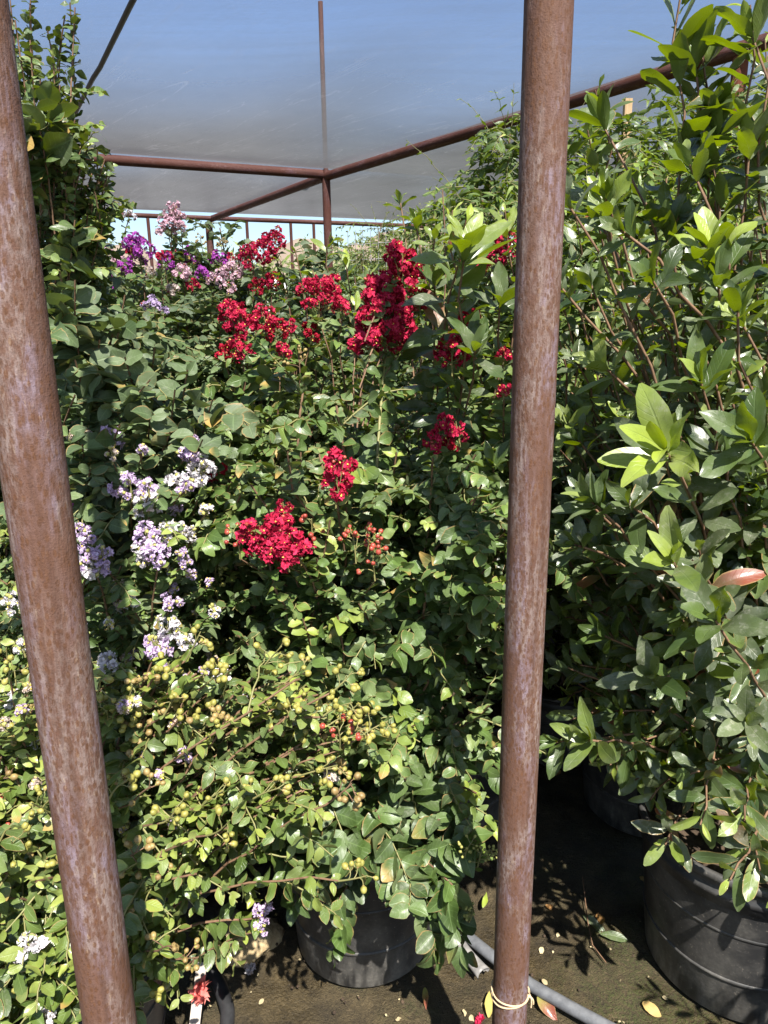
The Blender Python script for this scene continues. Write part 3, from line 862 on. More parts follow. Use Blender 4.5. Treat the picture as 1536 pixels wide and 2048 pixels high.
for i in range(85):        # leafy front of the crown
    px = pa.g.uniform(470, 1010); py = pa.g.uniform(900, 1560); d = pa.g.uniform(1.28, 1.5)
    if 670 < px < 800 and py < 1150: d += .22
    pa.reach(loc(A, P(px, py, d)), .36, (pa.g.uniform(-.08, .08), pa.g.uniform(-.08, .0)), .3, .45, pa.g.uniform(.030, .046), pa.g.choice([.2, .35, .5, .8], p=[.3, .4, .2, .1]), .004, 2, .15)
for (px, py, d, L, y) in ((940, 1180, 1.42, .052, .45), (985, 1150, 1.45, .05, .4), (930, 1215, 1.4, .052, .4), (960, 1690, 1.24, .062, .3), (880, 1640, 1.24, .068, .25), (885, 1830, 1.20, .06, .2), (905, 1770, 1.2, .06, .3), (668, 1825, 1.27, .056, .2), (700, 1690, 1.24, .066, .25),
                        (812, 1560, 1.28, .062, .35), (770, 1480, 1.3, .04, .95), (700, 1420, 1.33, .04, .9), (830, 1450, 1.3, .042, .7), (600, 1640, 1.27, .06, .2), (660, 1600, 1.26, .062, .25), (910, 1560, 1.3, .05, .6), (960, 1590, 1.28, .034, .9), (930, 1500, 1.32, .05, .4), (760, 1640, 1.25, .066, .25), (640, 1740, 1.26, .06, .2), (560, 1580, 1.3, .056, .3), (860, 1700, 1.24, .066, .3)):
    pa.reach(loc(A, P(px, py, d)), .37, (pa.g.uniform(-.08, .1), -.1), .55, .5, L, y, .004, 2, .12)
for (px, py) in ((955, 1720), (930, 1700), (975, 1705), (938, 1830)):
    twig_to(pa, loc(A, P(px, py + 14, 1.2)), .12); seed_cluster(ns(), loc(A, P(px, py + 14, 1.2)), (.2, -.2, 1), .035, 6, A, 'yellowbud', .0028, 'bud_cluster')
finish(pa, A, 'round', 2, 'crape')

# ---- B: low lavender crape myrtle full of seed capsules, front left
B = start_plant('potted_crape_myrtle', 'low spreading crape myrtle full of yellow green seed capsules at front left', 'potted shrub', -.68, 1.25, 'crape myrtles')
pot_parts(B, .19, .165, .33, 2)
pb = Plant(21, .045, .024, 'pair', .55)
pb.fill(.98, .40, 14, 130, .29, .16, (.12, .28), .5)
for i in range(230):
    px = pb.g.uniform(-60, 640); py = pb.g.uniform(1320, 2060)
    if px > (640 if py < 1660 else 430 - (py - 1660) * .42): continue
    d = pb.g.uniform(.98, 1.2) if py > 1650 else pb.g.uniform(1.08, 1.32)
    if P(px, py, d)[2] < .06: continue
    pb.reach(loc(B, P(px, py, d)), .29, (pb.g.uniform(-.1, .1), pb.g.uniform(-.1, .05)), .5, .45, pb.g.uniform(.026, .046), pb.g.choice([.25, .4, .6, .85]), .0035, 2, .13)
for i in range(100):
    if i < 44: px = pb.g.uniform(120, 730); py = 1500 + pb.g.normal(0, 90) + (px - 400) * -.05
    else: px = pb.g.uniform(-10, 340); py = pb.g.uniform(1350, 2040)
    d = pb.g.uniform(1.0, 1.12) if py > 1600 else pb.g.uniform(1.08, 1.2)
    q = loc(B, P(px, py, d)); pts = pb.reach(q, .29, (pb.g.uniform(-.1, .1), pb.g.uniform(-.1, .05)), .5, .4, .036, .5, .003, 1, .1); ax = nrm(pts[-1] - pts[-3] + [0, 0, .02])
    seed_cluster(ns(), q, ax, pb.g.uniform(.05, .09), int(pb.g.integers(3, 6)), B, pb.g.choice(['capsule', 'capsule', 'tan']), .0054)
for (px, py, d, wp, hp, m) in ((495, 1412, 1.22, 44, 40, 'white'), (590, 1432, 1.2, 40, 44, 'lilac'), (606, 1404, 1.21, 30, 30, 'lilac'), (371, 1512, 1.1, 30, 34, 'lilac'), (445, 1348, 1.25, 34, 36, 'white'), (60, 1895, .96, 60, 50, 'white'), (528, 1822, 1.12, 40, 40, 'lilac'), (524, 1852, 1.12, 30, 34, 'lilac'),
                               (40, 1450, 1.15, 44, 44, 'cream'), (70, 1480, 1.15, 34, 34, 'white'), (30, 1400, 1.18, 40, 30, 'white'), (255, 1500, 1.12, 26, 26, 'white'), (285, 1410, 1.2, 34, 26, 'cream'), (240, 1545, 1.1, 26, 30, 'cream'), (660, 1550, 1.16, 36, 40, 'cream'), (90, 2035, .95, 40, 26, 'white')):
    bloom(pb, B, px, py, d, wp, hp, m, .29, stem=(wp > 36), leafed=.3, buds=5, dens=.9, budmat='yellowbud', floret=.0088)
for i in range(34):
    px, py = pb.g.uniform(0, 420), pb.g.uniform(1330, 1720)
    bloom(pb, B, px, py, pb.g.uniform(1.02, 1.2), pb.g.uniform(14, 30), pb.g.uniform(14, 28), pb.g.choice(['white', 'cream', 'lilac']), .29, stem=False, buds=4, dens=.7, budmat='yellowbud', floret=.008)
for (px, py) in ((680, 1500), (1, 1660), (160, 1660)):
    twig_to(pb, loc(B, P(px, py, 1.1))); seed_cluster(ns(), loc(B, P(px, py, 1.1)), (0, -.1, 1), .06, 5, B, 'redbud', .005, 'bud_cluster')
finish(pb, B, 'oval', 2, 'front')

# ---- C: taller lavender and white one behind it
Cc = start_plant('potted_crape_myrtle', 'lavender and white flowered crape myrtle right of the left post', 'potted shrub', -.66, 1.82, 'crape myrtles')
pot_parts(Cc, .20, .17, .38, 3)
pc = Plant(31, .033, .018, 'pair', .36)
pc.fill(1.22, .46, 14, 280, .34, .2, (.12, .30), .35)
for i in range(90):
    px = pc.g.uniform(-40, 520); py = pc.g.uniform(930, 1420)
    pc.reach(loc(Cc, P(px, py, pc.g.uniform(1.42, 1.66))), .34, (pc.g.uniform(-.08, .08), -.06), .3, .4, .034, pc.g.choice([.2, .35, .5, .75]), .0035, 2, .13)
for (px, py, d, wp, hp, m) in ((381, 886, 1.62, 28, 30, 'lilac'), (397, 945, 1.58, 56, 62, 'white'), (385, 920, 1.6, 34, 34, 'lilac'), (272, 972, 1.56, 60, 52, 'lilac'), (245, 992, 1.56, 28, 26, 'lilac'), (306, 1010, 1.54, 54, 44, 'white'), (360, 965, 1.58, 40, 40, 'white'), (298, 1075, 1.5, 60, 48, 'lilac'), (345, 1060, 1.52, 48, 44, 'white'), (310, 1110, 1.49, 66, 52, 'lilac'), (285, 1095, 1.49, 34, 40, 'white'), (186, 1118, 1.46, 66, 54, 'lilac'), (178, 1142, 1.45, 50, 36, 'white'), (205, 1105, 1.46, 34, 34, 'lilac'),
                               (146, 1012, 1.6, 22, 30, 'purple'), (262, 1210, 1.48, 32, 36, 'white'), (222, 872, 1.66, 44, 34, 'lilac'), (160, 868, 1.66, 34, 34, 'cream'), (345, 1255, 1.44, 44, 52, 'white'), (338, 1205, 1.48, 36, 34, 'lilac'), (312, 1297, 1.42, 56, 44, 'lilac'), (372, 1290, 1.42, 36, 34, 'white'), (212, 1328, 1.40, 46, 28, 'white'), (434, 1218, 1.46, 26, 24, 'white'), (20, 1205, 1.4, 36, 50, 'white'), (42, 1285, 1.36, 26, 40, 'white'), (218, 1250, 1.42, 20, 22, 'white'), (330, 1345, 1.38, 30, 34, 'lilac'), (415, 1030, 1.5, 22, 20, 'white')):
    bloom(pc, Cc, px + pc.g.normal(0, 5), py + pc.g.normal(0, 5), d - .16, wp * .95, hp * .85, m, .34, leafed=.3, buds=5, dens=1.0, budmat='yellowbud', floret=.0088, stem=(wp > 30))
for i in range(30):
    px, py = pc.g.uniform(150, 430), pc.g.uniform(880, 1380)
    bloom(pc, Cc, px, py, pc.g.uniform(1.3, 1.45), pc.g.uniform(14, 34), pc.g.uniform(14, 30), pc.g.choice(['white', 'lilac', 'lilac', 'cream']), .34, stem=False, buds=3, dens=.8, budmat='yellowbud', floret=.008)
for i in range(40):
    px = pc.g.uniform(140, 460); py = pc.g.uniform(900, 1300)
    twig_to(pc, loc(Cc, P(px, py, 1.52)), .14); seed_cluster(ns(), loc(Cc, P(px, py, 1.52)), (pc.g.normal(0, .3), -.2, 1), .055, 6, Cc, 'yellowbud', .004, 'bud_cluster')
finish(pc, Cc, 'oval', 1, 'crape_small')

# ---- D: dusty round leaved bush, left
D = start_plant('dusty_shrub', 'shrub with large dusty grey green round leaves left of the red blooms', 'shrub', -.98, 2.2)
pot_parts(D, .22, .19, .40, 4)
pd = Plant(41, .048, .024, 'pair', .22)
pd.fill(1.62, .55, 13, 230, .36, .3, (.16, .38), .4)
for (px, py, d) in ((120, 545, 1.55), (150, 560, 1.55), (350, 780, 1.46), (300, 760, 1.48), (425, 800, 1.46), (405, 880, 1.42), (280, 905, 1.42), (240, 850, 1.46), (180, 940, 1.42), (165, 890, 1.44), (300, 830, 1.46), (250, 715, 1.55), (200, 680, 1.6), (375, 740, 1.5), (150, 790, 1.5), (340, 865, 1.44), (210, 965, 1.4), (130, 640, 1.6), (230, 640, 1.7), (120, 1000, 1.42), (285, 965, 1.42), (150, 720, 1.55), (440, 900, 1.44), (310, 690, 1.6), (170, 600, 1.65), (250, 590, 1.75)):
    pd.reach(loc(D, P(px, py, d)), .36, (0, -.05), .3, .26, pd.g.choice([.038, .048, .064]), .22, .005, 3, .15)
finish(pd, D, 'round', 2, 'crape_dusty')

# ---- E: tall shrub at the upper left
E = start_plant('tall_shrub', 'tall small leaved shrub rising to the shade cloth at upper left', 'shrub', -1.26, 2.35)
pot_parts(E, .22, .19, .40, 5)
pe = Plant(51, .036, .021, 'pair', .2)
pe.fill(2.2, .50, 15, 230, .36, .45, (.12, .30), .3)
for (px, py, d) in ((140, 5, 2.1), (62, -40, 2.1), (30, 40, 2.0), (95, 60, 2.15), (80, 150, 2.0), (60, 10, 2.05), (110, 130, 2.1), (50, 200, 2.0), (105, 215, 1.95), (215, 322, 2.1), (175, 292, 2.1), (205, 360, 2.1), (170, 350, 2.05), (190, 330, 2.1), (150, 380, 2.0), (130, 330, 2.0), (160, 400, 2.1), (120, 430, 2.0), (90, 290, 2.0), (70, 340, 2.0), (140, 450, 2.05), (100, 480, 2.0), (60, 120, 2.1), (20, 100, 2.1), (20, 0, 2.1), (60, 260, 2.1), (110, 380, 2.0), (85, 420, 1.95), (185, 400, 2.05), (150, 345, 2.0), (165, 320, 2.0), (140, 300, 2.0), (130, 410, 1.95), (175, 430, 2.0), (150, 470, 1.95), (200, 345, 2.1), (120, 260, 2.0), (110, 310, 1.95), (95, 180, 1.95), (60, 80, 1.95), (125, 60, 2.1), (120, 460, 1.9), (130, 370, 1.95), (210, 318, 2.05), (225, 330, 2.1), (195, 300, 2.05), (215, 350, 2.05), (190, 385, 2.0), (170, 265, 2.05), (150, 240, 2.05), (130, 30, 2.1), (150, 15, 2.1), (105, 100, 2.05), (120, 170, 2.05)):
    pe.reach(loc(E, P(px, py, d)), .36, (0, 0), .18, .3, .034, pe.g.choice([.15, .25, .5]), .005, 3, .15)
for (px, py, d, L) in ((72, 215, 1.85, .085), (100, 200, 1.9, .08), (160, 460, 1.95, .075), (150, 440, 1.9, .075), (60, 225, 1.85, .085)):
    pe.reach(loc(E, P(px, py, d)), .36, (0, 0), .18, .12, L, .2, .005, 0)
finish(pe, E, 'round', 2, 'crape')


# ---- crape myrtles further back: two grown shrubs copied, each with its own blooms
def back_proto(seed, h, r, leafL, mat, kind='oval', lod=1, nshoot=400):
    pl = Plant(seed, leafL, .022, 'pair', .38); pl.fill(h, r, 16, nshoot, .34, .22, (.12, .32), .3)
    f = pl.lv.build('foliage', kind, lod, MAT[mat], pl.g); s = pl.tw.build('stems', [MAT['twig'], MAT['greentwig']])
    return f, s, pl


protos = [back_proto(61, 1.62, .52, .044, 'crape'), back_proto(62, 1.60, .54, .037, 'crape_small'), back_proto(63, 1.66, .52, .042, 'crape_dusty')]
used = [False] * 3
pot_mesh = None


def back_plant(x, y, k, sc, rot, label, blooms, budc=(), name='crape_myrtle'):
    t = start_plant(name, label, 'shrub', x, y, 'crape myrtles')
    f, s, _ = protos[k]
    if used[k]:
        f = f.copy(); s = s.copy(); C.objects.link(f); C.objects.link(s)
    used[k] = True
    for o in (f, s):
        o.parent = t; o.scale = (sc, sc, sc); o.rotation_euler = (0, 0, rot)
    pot_parts(t, .2, .17, .38, int(x * 100) % 97 + 3, 32)
    pl = Plant(ns(), .048, .025, 'pair', .38)
    for (px, py, wp, hp, m, d) in blooms:
        bloom(pl, t, px, py, d, wp, hp, m, .4, leafed=.32, buds=2, dens=.9)
    for (px, py, d) in budc:
        seed_cluster(ns(), loc(t, P(px, py, d)), (0, -.1, 1), .06, 6, t, 'tan', .0045)
        pl.reach(loc(t, P(px, py, d)), .4, (0, 0), .2, .3)
    if blooms or budc:
        pl.lv.build('flowering_foliage', 'oval', 1, MAT['crape'], pl.g, t)
        pl.tw.build('flowering_stems', [MAT['twig'], MAT['greentwig']], t)
    return t


back_plant(-.42, 2.35, 0, 1.0, .3, 'red flowered crape myrtle behind the lavender one, its blooms in ragged clumps',
           [(640, 592, 62, 66, 'red', 2.15), (618, 575, 40, 44, 'red', 2.16), (658, 575, 46, 40, 'red', 2.16), (682, 612, 36, 34, 'red', 2.12), (468, 640, 46, 70, 'red', 2.1), (462, 625, 40, 34, 'red', 2.1), (485, 650, 36, 50, 'red', 2.1), (480, 695, 42, 40, 'red', 2.05), (452, 705, 30, 40, 'reddark', 2.05), (530, 640, 50, 52, 'red', 2.12), (552, 660, 44, 44, 'reddark', 2.1), (580, 655, 22, 30, 'red', 2.1), (566, 700, 26, 24, 'red', 2.05), (620, 665, 30, 30, 'reddark', 2.1)], [(560, 770, 2.0), (600, 750, 2.0)])
back_plant(.30, 2.35, 1, 1.0, 1.3, 'small leaved crape myrtle with scattered red blooms left of the right post',
           [(904, 708, 60, 56, 'red', 1.58), (890, 700, 34, 34, 'reddark', 1.6), (890, 850, 36, 34, 'red', 1.44), (915, 862, 32, 44, 'red', 1.44), (870, 882, 36, 32, 'red', 1.43), (897, 888, 28, 26, 'reddark', 1.43), (1010, 782, 24, 24, 'red', 1.5), (1008, 712, 30, 22, 'red', 1.55), (940, 640, 40, 28, 'reddark', 1.62), (432, 935, 34, 30, 'reddark', 1.5), (425, 955, 26, 20, 'red', 1.5)], [(810, 890, 1.9)])
back_plant(-.50, 2.95, 1, 1.08, 2.6, 'crape myrtle with a long diagonal red bloom below the far gap',
           [(503, 512, 46, 44, 'red', 2.75), (528, 497, 50, 46, 'red', 2.76), (552, 480, 40, 40, 'red', 2.77), (535, 565, 28, 30, 'red', 2.7), (515, 572, 30, 26, 'reddark', 2.7), (545, 560, 26, 26, 'reddark', 2.7)])
back_plant(.10, 3.0, 0, 1.06, 4.0, 'plain leafy crape myrtle behind the tallest red bloom', [(985, 512, 54, 52, 'red', 1.95), (1012, 495, 44, 46, 'red', 1.95), (958, 530, 38, 36, 'red', 1.95), (925, 520, 14, 24, 'red', 2.6), (930, 650, 44, 26, 'reddark', 2.5), (905, 660, 34, 24, 'reddark', 2.5)])
back_plant(-1.05, 3.0, 2, 1.224, .9, 'crape myrtle with magenta purple blooms at the left of the far gap',
           [(277, 490, 46, 34, 'purple', 2.8), (280, 515, 34, 26, 'purple', 2.79), (262, 485, 26, 24, 'purple', 2.8), (247, 537, 24, 20, 'purple', 2.75), (310, 612, 40, 26, 'lilac', 2.6), (322, 512, 16, 16, 'red', 3.0), (262, 505, 18, 18, 'reddark', 2.9)])
back_plant(-1.55, 3.25, 0, 1.292, 5.2, 'crape myrtle with washed out cream blooms beside the tall shrub', [(148, 500, 48, 44, 'cream', 3.0), (172, 520, 40, 30, 'cream', 3.0), (133, 480, 24, 40, 'cream', 3.05), (255, 425, 26, 24, 'white', 3.1), (199, 453, 18, 20, 'red', 3.1)], [(185, 425, 3.1)])
back_plant(-1.0, 3.75, 1, 1.314, 3.3, 'crape myrtle with a tall pale pink bloom spike against the sky',
           [(240, 530, 34, 26, 'pink', 3.2), (365, 545, 34, 26, 'pink', 3.2), (455, 575, 26, 22, 'pink', 3.1), (225, 565, 24, 20, 'purple', 3.1), (345, 580, 24, 20, 'cream', 3.1), (160, 470, 34, 34, 'pink', 3.3), (215, 505, 30, 26, 'pink', 3.3), (330, 525, 30, 26, 'purple', 3.3), (300, 545, 26, 22, 'cream', 3.2), (405, 545, 26, 22, 'purple', 3.3), (430, 555, 30, 24, 'pink', 3.2), (385, 570, 22, 20, 'red', 3.2), (345, 432, 34, 50, 'pink', 3.4), (335, 450, 40, 30, 'pink', 3.4), (357, 445, 30, 34, 'pink', 3.4), (340, 512, 14, 18, 'red', 3.4)])
back_plant(-.62, 3.9, 2, 1.292, 2.0, 'crape myrtle with three purple bloom heads left of the far corner post', [(382, 514, 34, 32, 'purple', 3.5), (366, 514, 18, 22, 'purple', 3.5), (438, 522, 38, 32, 'purple', 3.5), (463, 518, 18, 20, 'red', 3.5), (466, 545, 44, 34, 'pink', 3.4), (480, 535, 30, 30, 'cream', 3.4)], [(405, 500, 3.5), (445, 505, 3.5)])
back_plant(-.15, 3.75, 1, 1.246, .2, 'crape myrtle with only seed heads in front of the middle post', [], [(520, 540, 3.4), (560, 600, 3.2)])
back_plant(-1.95, 2.9, 0, 1.0, 1.0, 'leafy crape myrtle hidden behind the left post', [])
back_plant(-1.35, 4.4, 2, 1.336, 5.0, 'rearmost dusty crape myrtle below the sky gap', [])


back_plant(-.70, 4.75, 0, 1.292, 2.2, 'crape myrtle behind the purple bloomed one, topped by small red buds', [(345, 512, 18, 18, 'red', 4.4), (325, 517, 16, 14, 'reddark', 4.4)])
back_plant(.25, 4.6, 1, 1.12, 4.2, 'leafy crape myrtle right of the middle post', [])
back_plant(-2.0, 4.0, 1, 1.15, 3.2, 'leafy crape myrtle behind the tall shrub', [])
back_plant(-1.45, 2.6, 1, .95, 3.0, 'low leafy crape myrtle under the tall shrub', [])

# ---- glossy large leaved shrubs (right)
def photinia(seed, x, y, label, tips, fill, leafL=.098, lod=2, pot=(.23, .19, .42), trunk=True, name='potted_photinia', kind='long', z0=None, youth=.5, ros=(), rnd=None):
    t = start_plant(name, label, 'potted shrub', x, y, 'glossy leaved shrubs')
    pot_parts(t, *pot, seed); z0 = z0 or pot[2] * .9
    pl = Plant(seed, leafL, .017, 'spiral', youth)
    if trunk:
        tg = Geo()
        for (dx, dy, hh, r) in ((.03, .02, .55, .014), (-.05, .03, .5, .011), (.0, -.05, .45, .011)):
            p0 = np.array([dx, dy, z0 - .03]); p1 = np.array([dx * 2.4 + .02, dy * 2, z0 + hh]); q = bez(p0, (p0 + p1) / 2 + pl.g.normal(0, .03, 3), p1, 12)
            tg.tube(q, np.linspace(r, r * .5, 12), 10, 0)
        tg.build('trunk', MAT['bark'], t)
    for (px, py, d, leafy, L) in tips:
        e = loc(t, P(px, py, d)); a = np.array([pl.g.uniform(-.08, .08), pl.g.uniform(-.08, .06), z0 + pl.g.uniform(.1, .45)])
        pts = pl.stem(a, e, .18, .0045, .0018, 14)
        q, tt, f = sample_path(pts, .01); tot = np.linalg.norm(np.diff(pts, axis=0), axis=1).sum()
        k = np.interp(max(0, tot - leafy), [0, tot], [0, len(pts) - 1]); k = int(k)
        pl.leaves_on(pts[k:], 0.0, L, None, None, .016 if L > .08 else .014)
    ros = list(ros)
    if rnd:
        for i in range(rnd[0]):
            ros.append((pl.g.uniform(*rnd[1]), pl.g.uniform(*rnd[2]), pl.g.uniform(*rnd[3]), leafL * pl.g.uniform(.7, 1.1), int(pl.g.integers(5, 9)), pl.g.choice([.2, .35, .5, .8], p=[.2, .3, .3, .2]), pl.g.uniform(0, 6)))
    for (px, py, d, L, n, yg, az) in ros:
        e = loc(t, P(px, py, d)); a = np.array([pl.g.uniform(-.06, .06), pl.g.uniform(-.08, .04), z0 + .15])
        pts = pl.stem(a, e, .25, .0045, .0022, 14); pl.leaves_on(pts[5:-1], 0, L * .75, None, .3, .02)
        if e[2] < .3: continue
        th = np.arange(n) * 2.399 + az; up_ = nrm(pts[-1] - pts[-2]); e1 = nrm(np.cross(up_, [.3, .2, 1])); e2 = np.cross(up_, e1)
        k = np.linspace(0, 1, n)[:, None]; rad = np.cos(th)[:, None] * e1 + np.sin(th)[:, None] * e2
        pl.lv.add(np.tile(pts[-1], (n, 1)) - up_ * .03 * (1 - k), rad * (1.0 - .75 * k) + up_ * (.62 + .7 * k), up_ - rad * .4 + .2 * TOSUN, L * (1.0 - .45 * k[:, 0] ** 2) * pl.g.uniform(.85, 1.1, n), np.clip(yg - .25 * (1 - k[:, 0]) + pl.g.normal(0, .06, n), 0, 1), np.full(n, .2))
    for i in range(fill[0]):
        th = pl.g.uniform(0, 2 * PI); rr = fill[2] * math.sqrt(pl.g.uniform(.1, 1)); zz = pl.g.uniform(fill[3], fill[1])
        e = np.array([rr * math.cos(th), rr * math.sin(th), zz]); a = np.array([pl.g.uniform(-.05, .05), pl.g.uniform(-.05, .05), max(z0, zz - .5)])
        pts = pl.stem(a, e, .15, .004, .002, 9)
        pl.leaves_on(pts[3:], 0, leafL * pl.g.uniform(.75, 1.05), None, pl.g.choice([.1, .3, .6]), .017)
    finish(pl, t, kind, lod, 'photinia')
    return t


photinia(71, .885, 1.52, 'big glossy leaved shrub with red old leaves in the black pot at lower right',
         [(1330, 880, 1.15, .11, .105), (1370, -60, 1.40, .55, .112), (1395, 60, 1.40, .5, .108), (1440, 470, 1.3, .25, .095), (1500, 10, 1.35, .35, .11), (1215, 720, 1.4, .2, .085), (1385, 1120, 1.12, .12, .10), (1450, 1230, 1.1, .14, .10), (1190, 1500, 1.3, .13, .085), (1300, 960, 1.3, .2, .085), (1420, 620, 1.35, .3, .09), (1500, 860, 1.2, .25, .10), (1480, 1400, 1.2, .2, .09), (1530, 1050, 1.2, .25, .1), (1330, 1270, 1.25, .2, .09), (1250, 1130, 1.35, .2, .085), (1400, 1330, 1.2, .2, .09), (1530, 640, 1.3, .3, .09), (1510, 300, 1.4, .3, .09), (1240, 1320, 1.4, .2, .08), (1350, 1480, 1.3, .2, .08), (1500, 1580, 1.25, .2, .08), (1390, 1600, 1.3, .14, .07), (1330, 700, 1.45, .25, .085), (1140, 1080, 1.35, .14, .08), (1490, 1700, 1.2, .12, .075), (1440, 1010, 1.25, .18, .09), (1330, 1690, 1.18, .16, .075), (1400, 1650, 1.12, .16, .08), (1460, 1760, 1.05, .14, .085), (1300, 1600, 1.25, .16, .075), (1520, 1740, 1.05, .16, .08), (1360, 1560, 1.2, .2, .08), (1290, 1480, 1.3, .2, .08), (1230, 1420, 1.35, .2, .08), (1140, 1440, 1.35, .16, .08), (1220, 1530, 1.25, .14, .085), (1160, 1330, 1.4, .2, .08), (1490, 1640, 1.1, .2, .08), (1270, 1560, 1.3, .14, .075)],
         (80, 1.5, .46, .50), .082, pot=(.25, .215, .42),
         rnd=(75, (1110, 1560), (330, 1500), (1.12, 1.6)),
         ros=((1330, 900, 1.02, .115, 8, .95, .4), (1205, 730, 1.25, .085, 7, .9, 1.4), (1420, 490, 1.22, .095, 8, .9, 2.0), (1345, 1120, 1.05, .10, 6, .75, .2), (1175, 1480, 1.15, .085, 7, .7, 3.0), (1430, 1240, 1.02, .11, 7, .45, 1.0), (1390, 120, 1.4, .10, 8, .6, 2.2), (1440, 250, 1.38, .10, 8, .5, .2), (1200, 240, 1.6, .085, 8, .6, 1.0), (1190, 420, 1.6, .09, 8, .3, 3.0), (1340, 460, 1.4, .1, 8, .3, 5.0), (1500, 280, 1.35, .10, 8, .7, 2.0), (1500, 880, 1.08, .11, 7, .5, 5.0), (1480, 640, 1.2, .095, 7, .8, .9), (1260, 1010, 1.15, .09, 7, .4, 2.2), (1490, 1440, 1.05, .09, 7, .4, 4.0), (1300, 1350, 1.12, .09, 7, .45, .6), (1500, 60, 1.35, .09, 7, .9, 1.1), (1380, 330, 1.3, .085, 7, .6, 3.1), (1400, 760, 1.15, .095, 7, .6, 4.4)))
photinia(72, .86, 2.12, 'glossy leaved shrub in the shaded black pot behind the right post', [(1175, 260, 1.85, .4, .085), (1190, 180, 1.85, .35, .085), (1150, 420, 1.8, .3, .085), (1220, 600, 1.8, .3, .08), (1290, 560, 1.85, .3, .08), (1180, 800, 1.7, .25, .08), (1270, 760, 1.7, .25, .08), (1120, 900, 1.65, .2, .08), (1240, 900, 1.7, .2, .08), (1330, 520, 1.9, .3, .08), (1170, 1000, 1.7, .2, .08), (1160, 1200, 1.75, .2, .075), (1210, 1060, 1.7, .2, .08)],
         (60, 1.6, .42, .58), .068, 1, rnd=(75, (1090, 1400), (380, 1420), (1.5, 2.0)))
photinia(73, .20, 2.12, 'upright glossy leaved shoot standing just left of the right post', [(932, 440, 1.56, .55, .118), (1010, 420, 1.9, .3, .07), (985, 905, 1.6, .16, .09), (905, 420, 2.0, .2, .07), (885, 380, 2.2, .15, .06), (1000, 860, 1.62, .12, .09)],
         (8, 1.2, .25, .5), .085, 2, youth=.6, ros=((930, 505, 1.48, .125, 9, .85, .5), (950, 700, 1.5, .11, 7, .4, 2.5), (870, 560, 1.75, .09, 7, .55, 1.2), (830, 440, 2.1, .07, 7, .7, .4), (1000, 600, 1.6, .1, 7, .4, 4.0), (985, 930, 1.5, .085, 6, .6, 2.0), (870, 470, 1.9, .06, 6, .8, 1.0), (800, 400, 2.3, .06, 6, .6, 2.0)))
photinia(74, -.16, 2.65, 'slim glossy leaved shrub showing its leaf tips in front of the middle post', [(655, 480, 2.35, .22, .085), (690, 520, 2.35, .2, .085), (590, 500, 2.45, .14, .075), (625, 540, 2.4, .14, .075), (740, 540, 2.4, .2, .08), (560, 520, 2.5, .10, .07), (710, 610, 2.3, .15, .075), (795, 520, 2.5, .15, .07)],
         (8, 1.35, .25, .6), .07, 1)
photinia(75, 1.42, 2.25, 'glossy leaved shrub at the right edge behind the lower right pot', [(1520, 430, 2.0, .35, .08), (1480, 560, 2.0, .3, .08), (1540, 200, 2.0, .4, .08), (1440, 700, 1.95, .3, .08), (1500, 760, 1.95, .3, .08), (1530, 80, 2.0, .3, .085), (1400, 820, 1.9, .2, .08)],
         (80, 1.8, .46, .45), .075, 1, rnd=(40, (1380, 1560), (200, 1100), (1.7, 2.1)))


photinia(76, 1.06, .80, 'glossy leaved shrub standing right beside the camera, just outside the right edge', [], (16, 1.0, .30, .45), .08, 1)


# ---- staked vines at the back right
def vine(seed, x, y, label, h, r, n, stake_px=None, leafL=.06, lod=1, mat='vine', kind='slim', ty=True):
    t = start_plant('staked_vine', label, 'vine', x, y, 'staked vines')
    pot_parts(t, .16, .14, .3, seed, 32)
    pl = Plant(seed, leafL, .026, 'pair', .55)
    if stake_px is not None:
        g = Geo(); g.box((0.02, .03, h * .5 + .14), (.026, .026, h), 0); sk = g.build('stake', MAT['stake'], t, None, False)
        for z in (h * .58, h * .74):
            g = Geo(); th = np.linspace(0, 2 * PI * 1.15, 20); rr = .034 - .002 * th
            g.tube(np.stack([.02 + rr * np.cos(th), .03 + rr * np.sin(th), z + .004 * np.cos(3 * th) - .004 * th], -1), .007, 5, 0, False)
            g.build('tie', MAT['tie'], t)
    for i in range(n):
        th = pl.g.uniform(0, 2 * PI); z = h * pl.g.uniform(.22, 1.06); k = r * (1 - .4 * min(1, z / h) ** 3)
        p = np.array([.03 * math.cos(th), .03 * math.sin(th), z - .08])
        pl.shoot(p, np.array([math.cos(th), math.sin(th), pl.g.normal(.25, .4)]), pl.g.uniform(.5, 1.0) * k, pl.g.uniform(.1, .7))
    for i in range(5):
        p = np.array([0, 0, h * .95]); q = p + np.array([pl.g.normal(0, .16), pl.g.normal(0, .12), pl.g.uniform(.1, .32)])
        pts = pl.stem(p, q, .4, .0016, .0008, 9, 1); pl.leaves_on(pts[2:], .02, leafL * .6, None, .8, .05)
    ms = pl.stem(np.array([0, 0, .25]), np.array([0, 0, h]), 0, .008, .003, 12)
    finish(pl, t, kind, lod, mat)


def at(px, d):
    p = P(px, 640, d); return p[0], p[1]


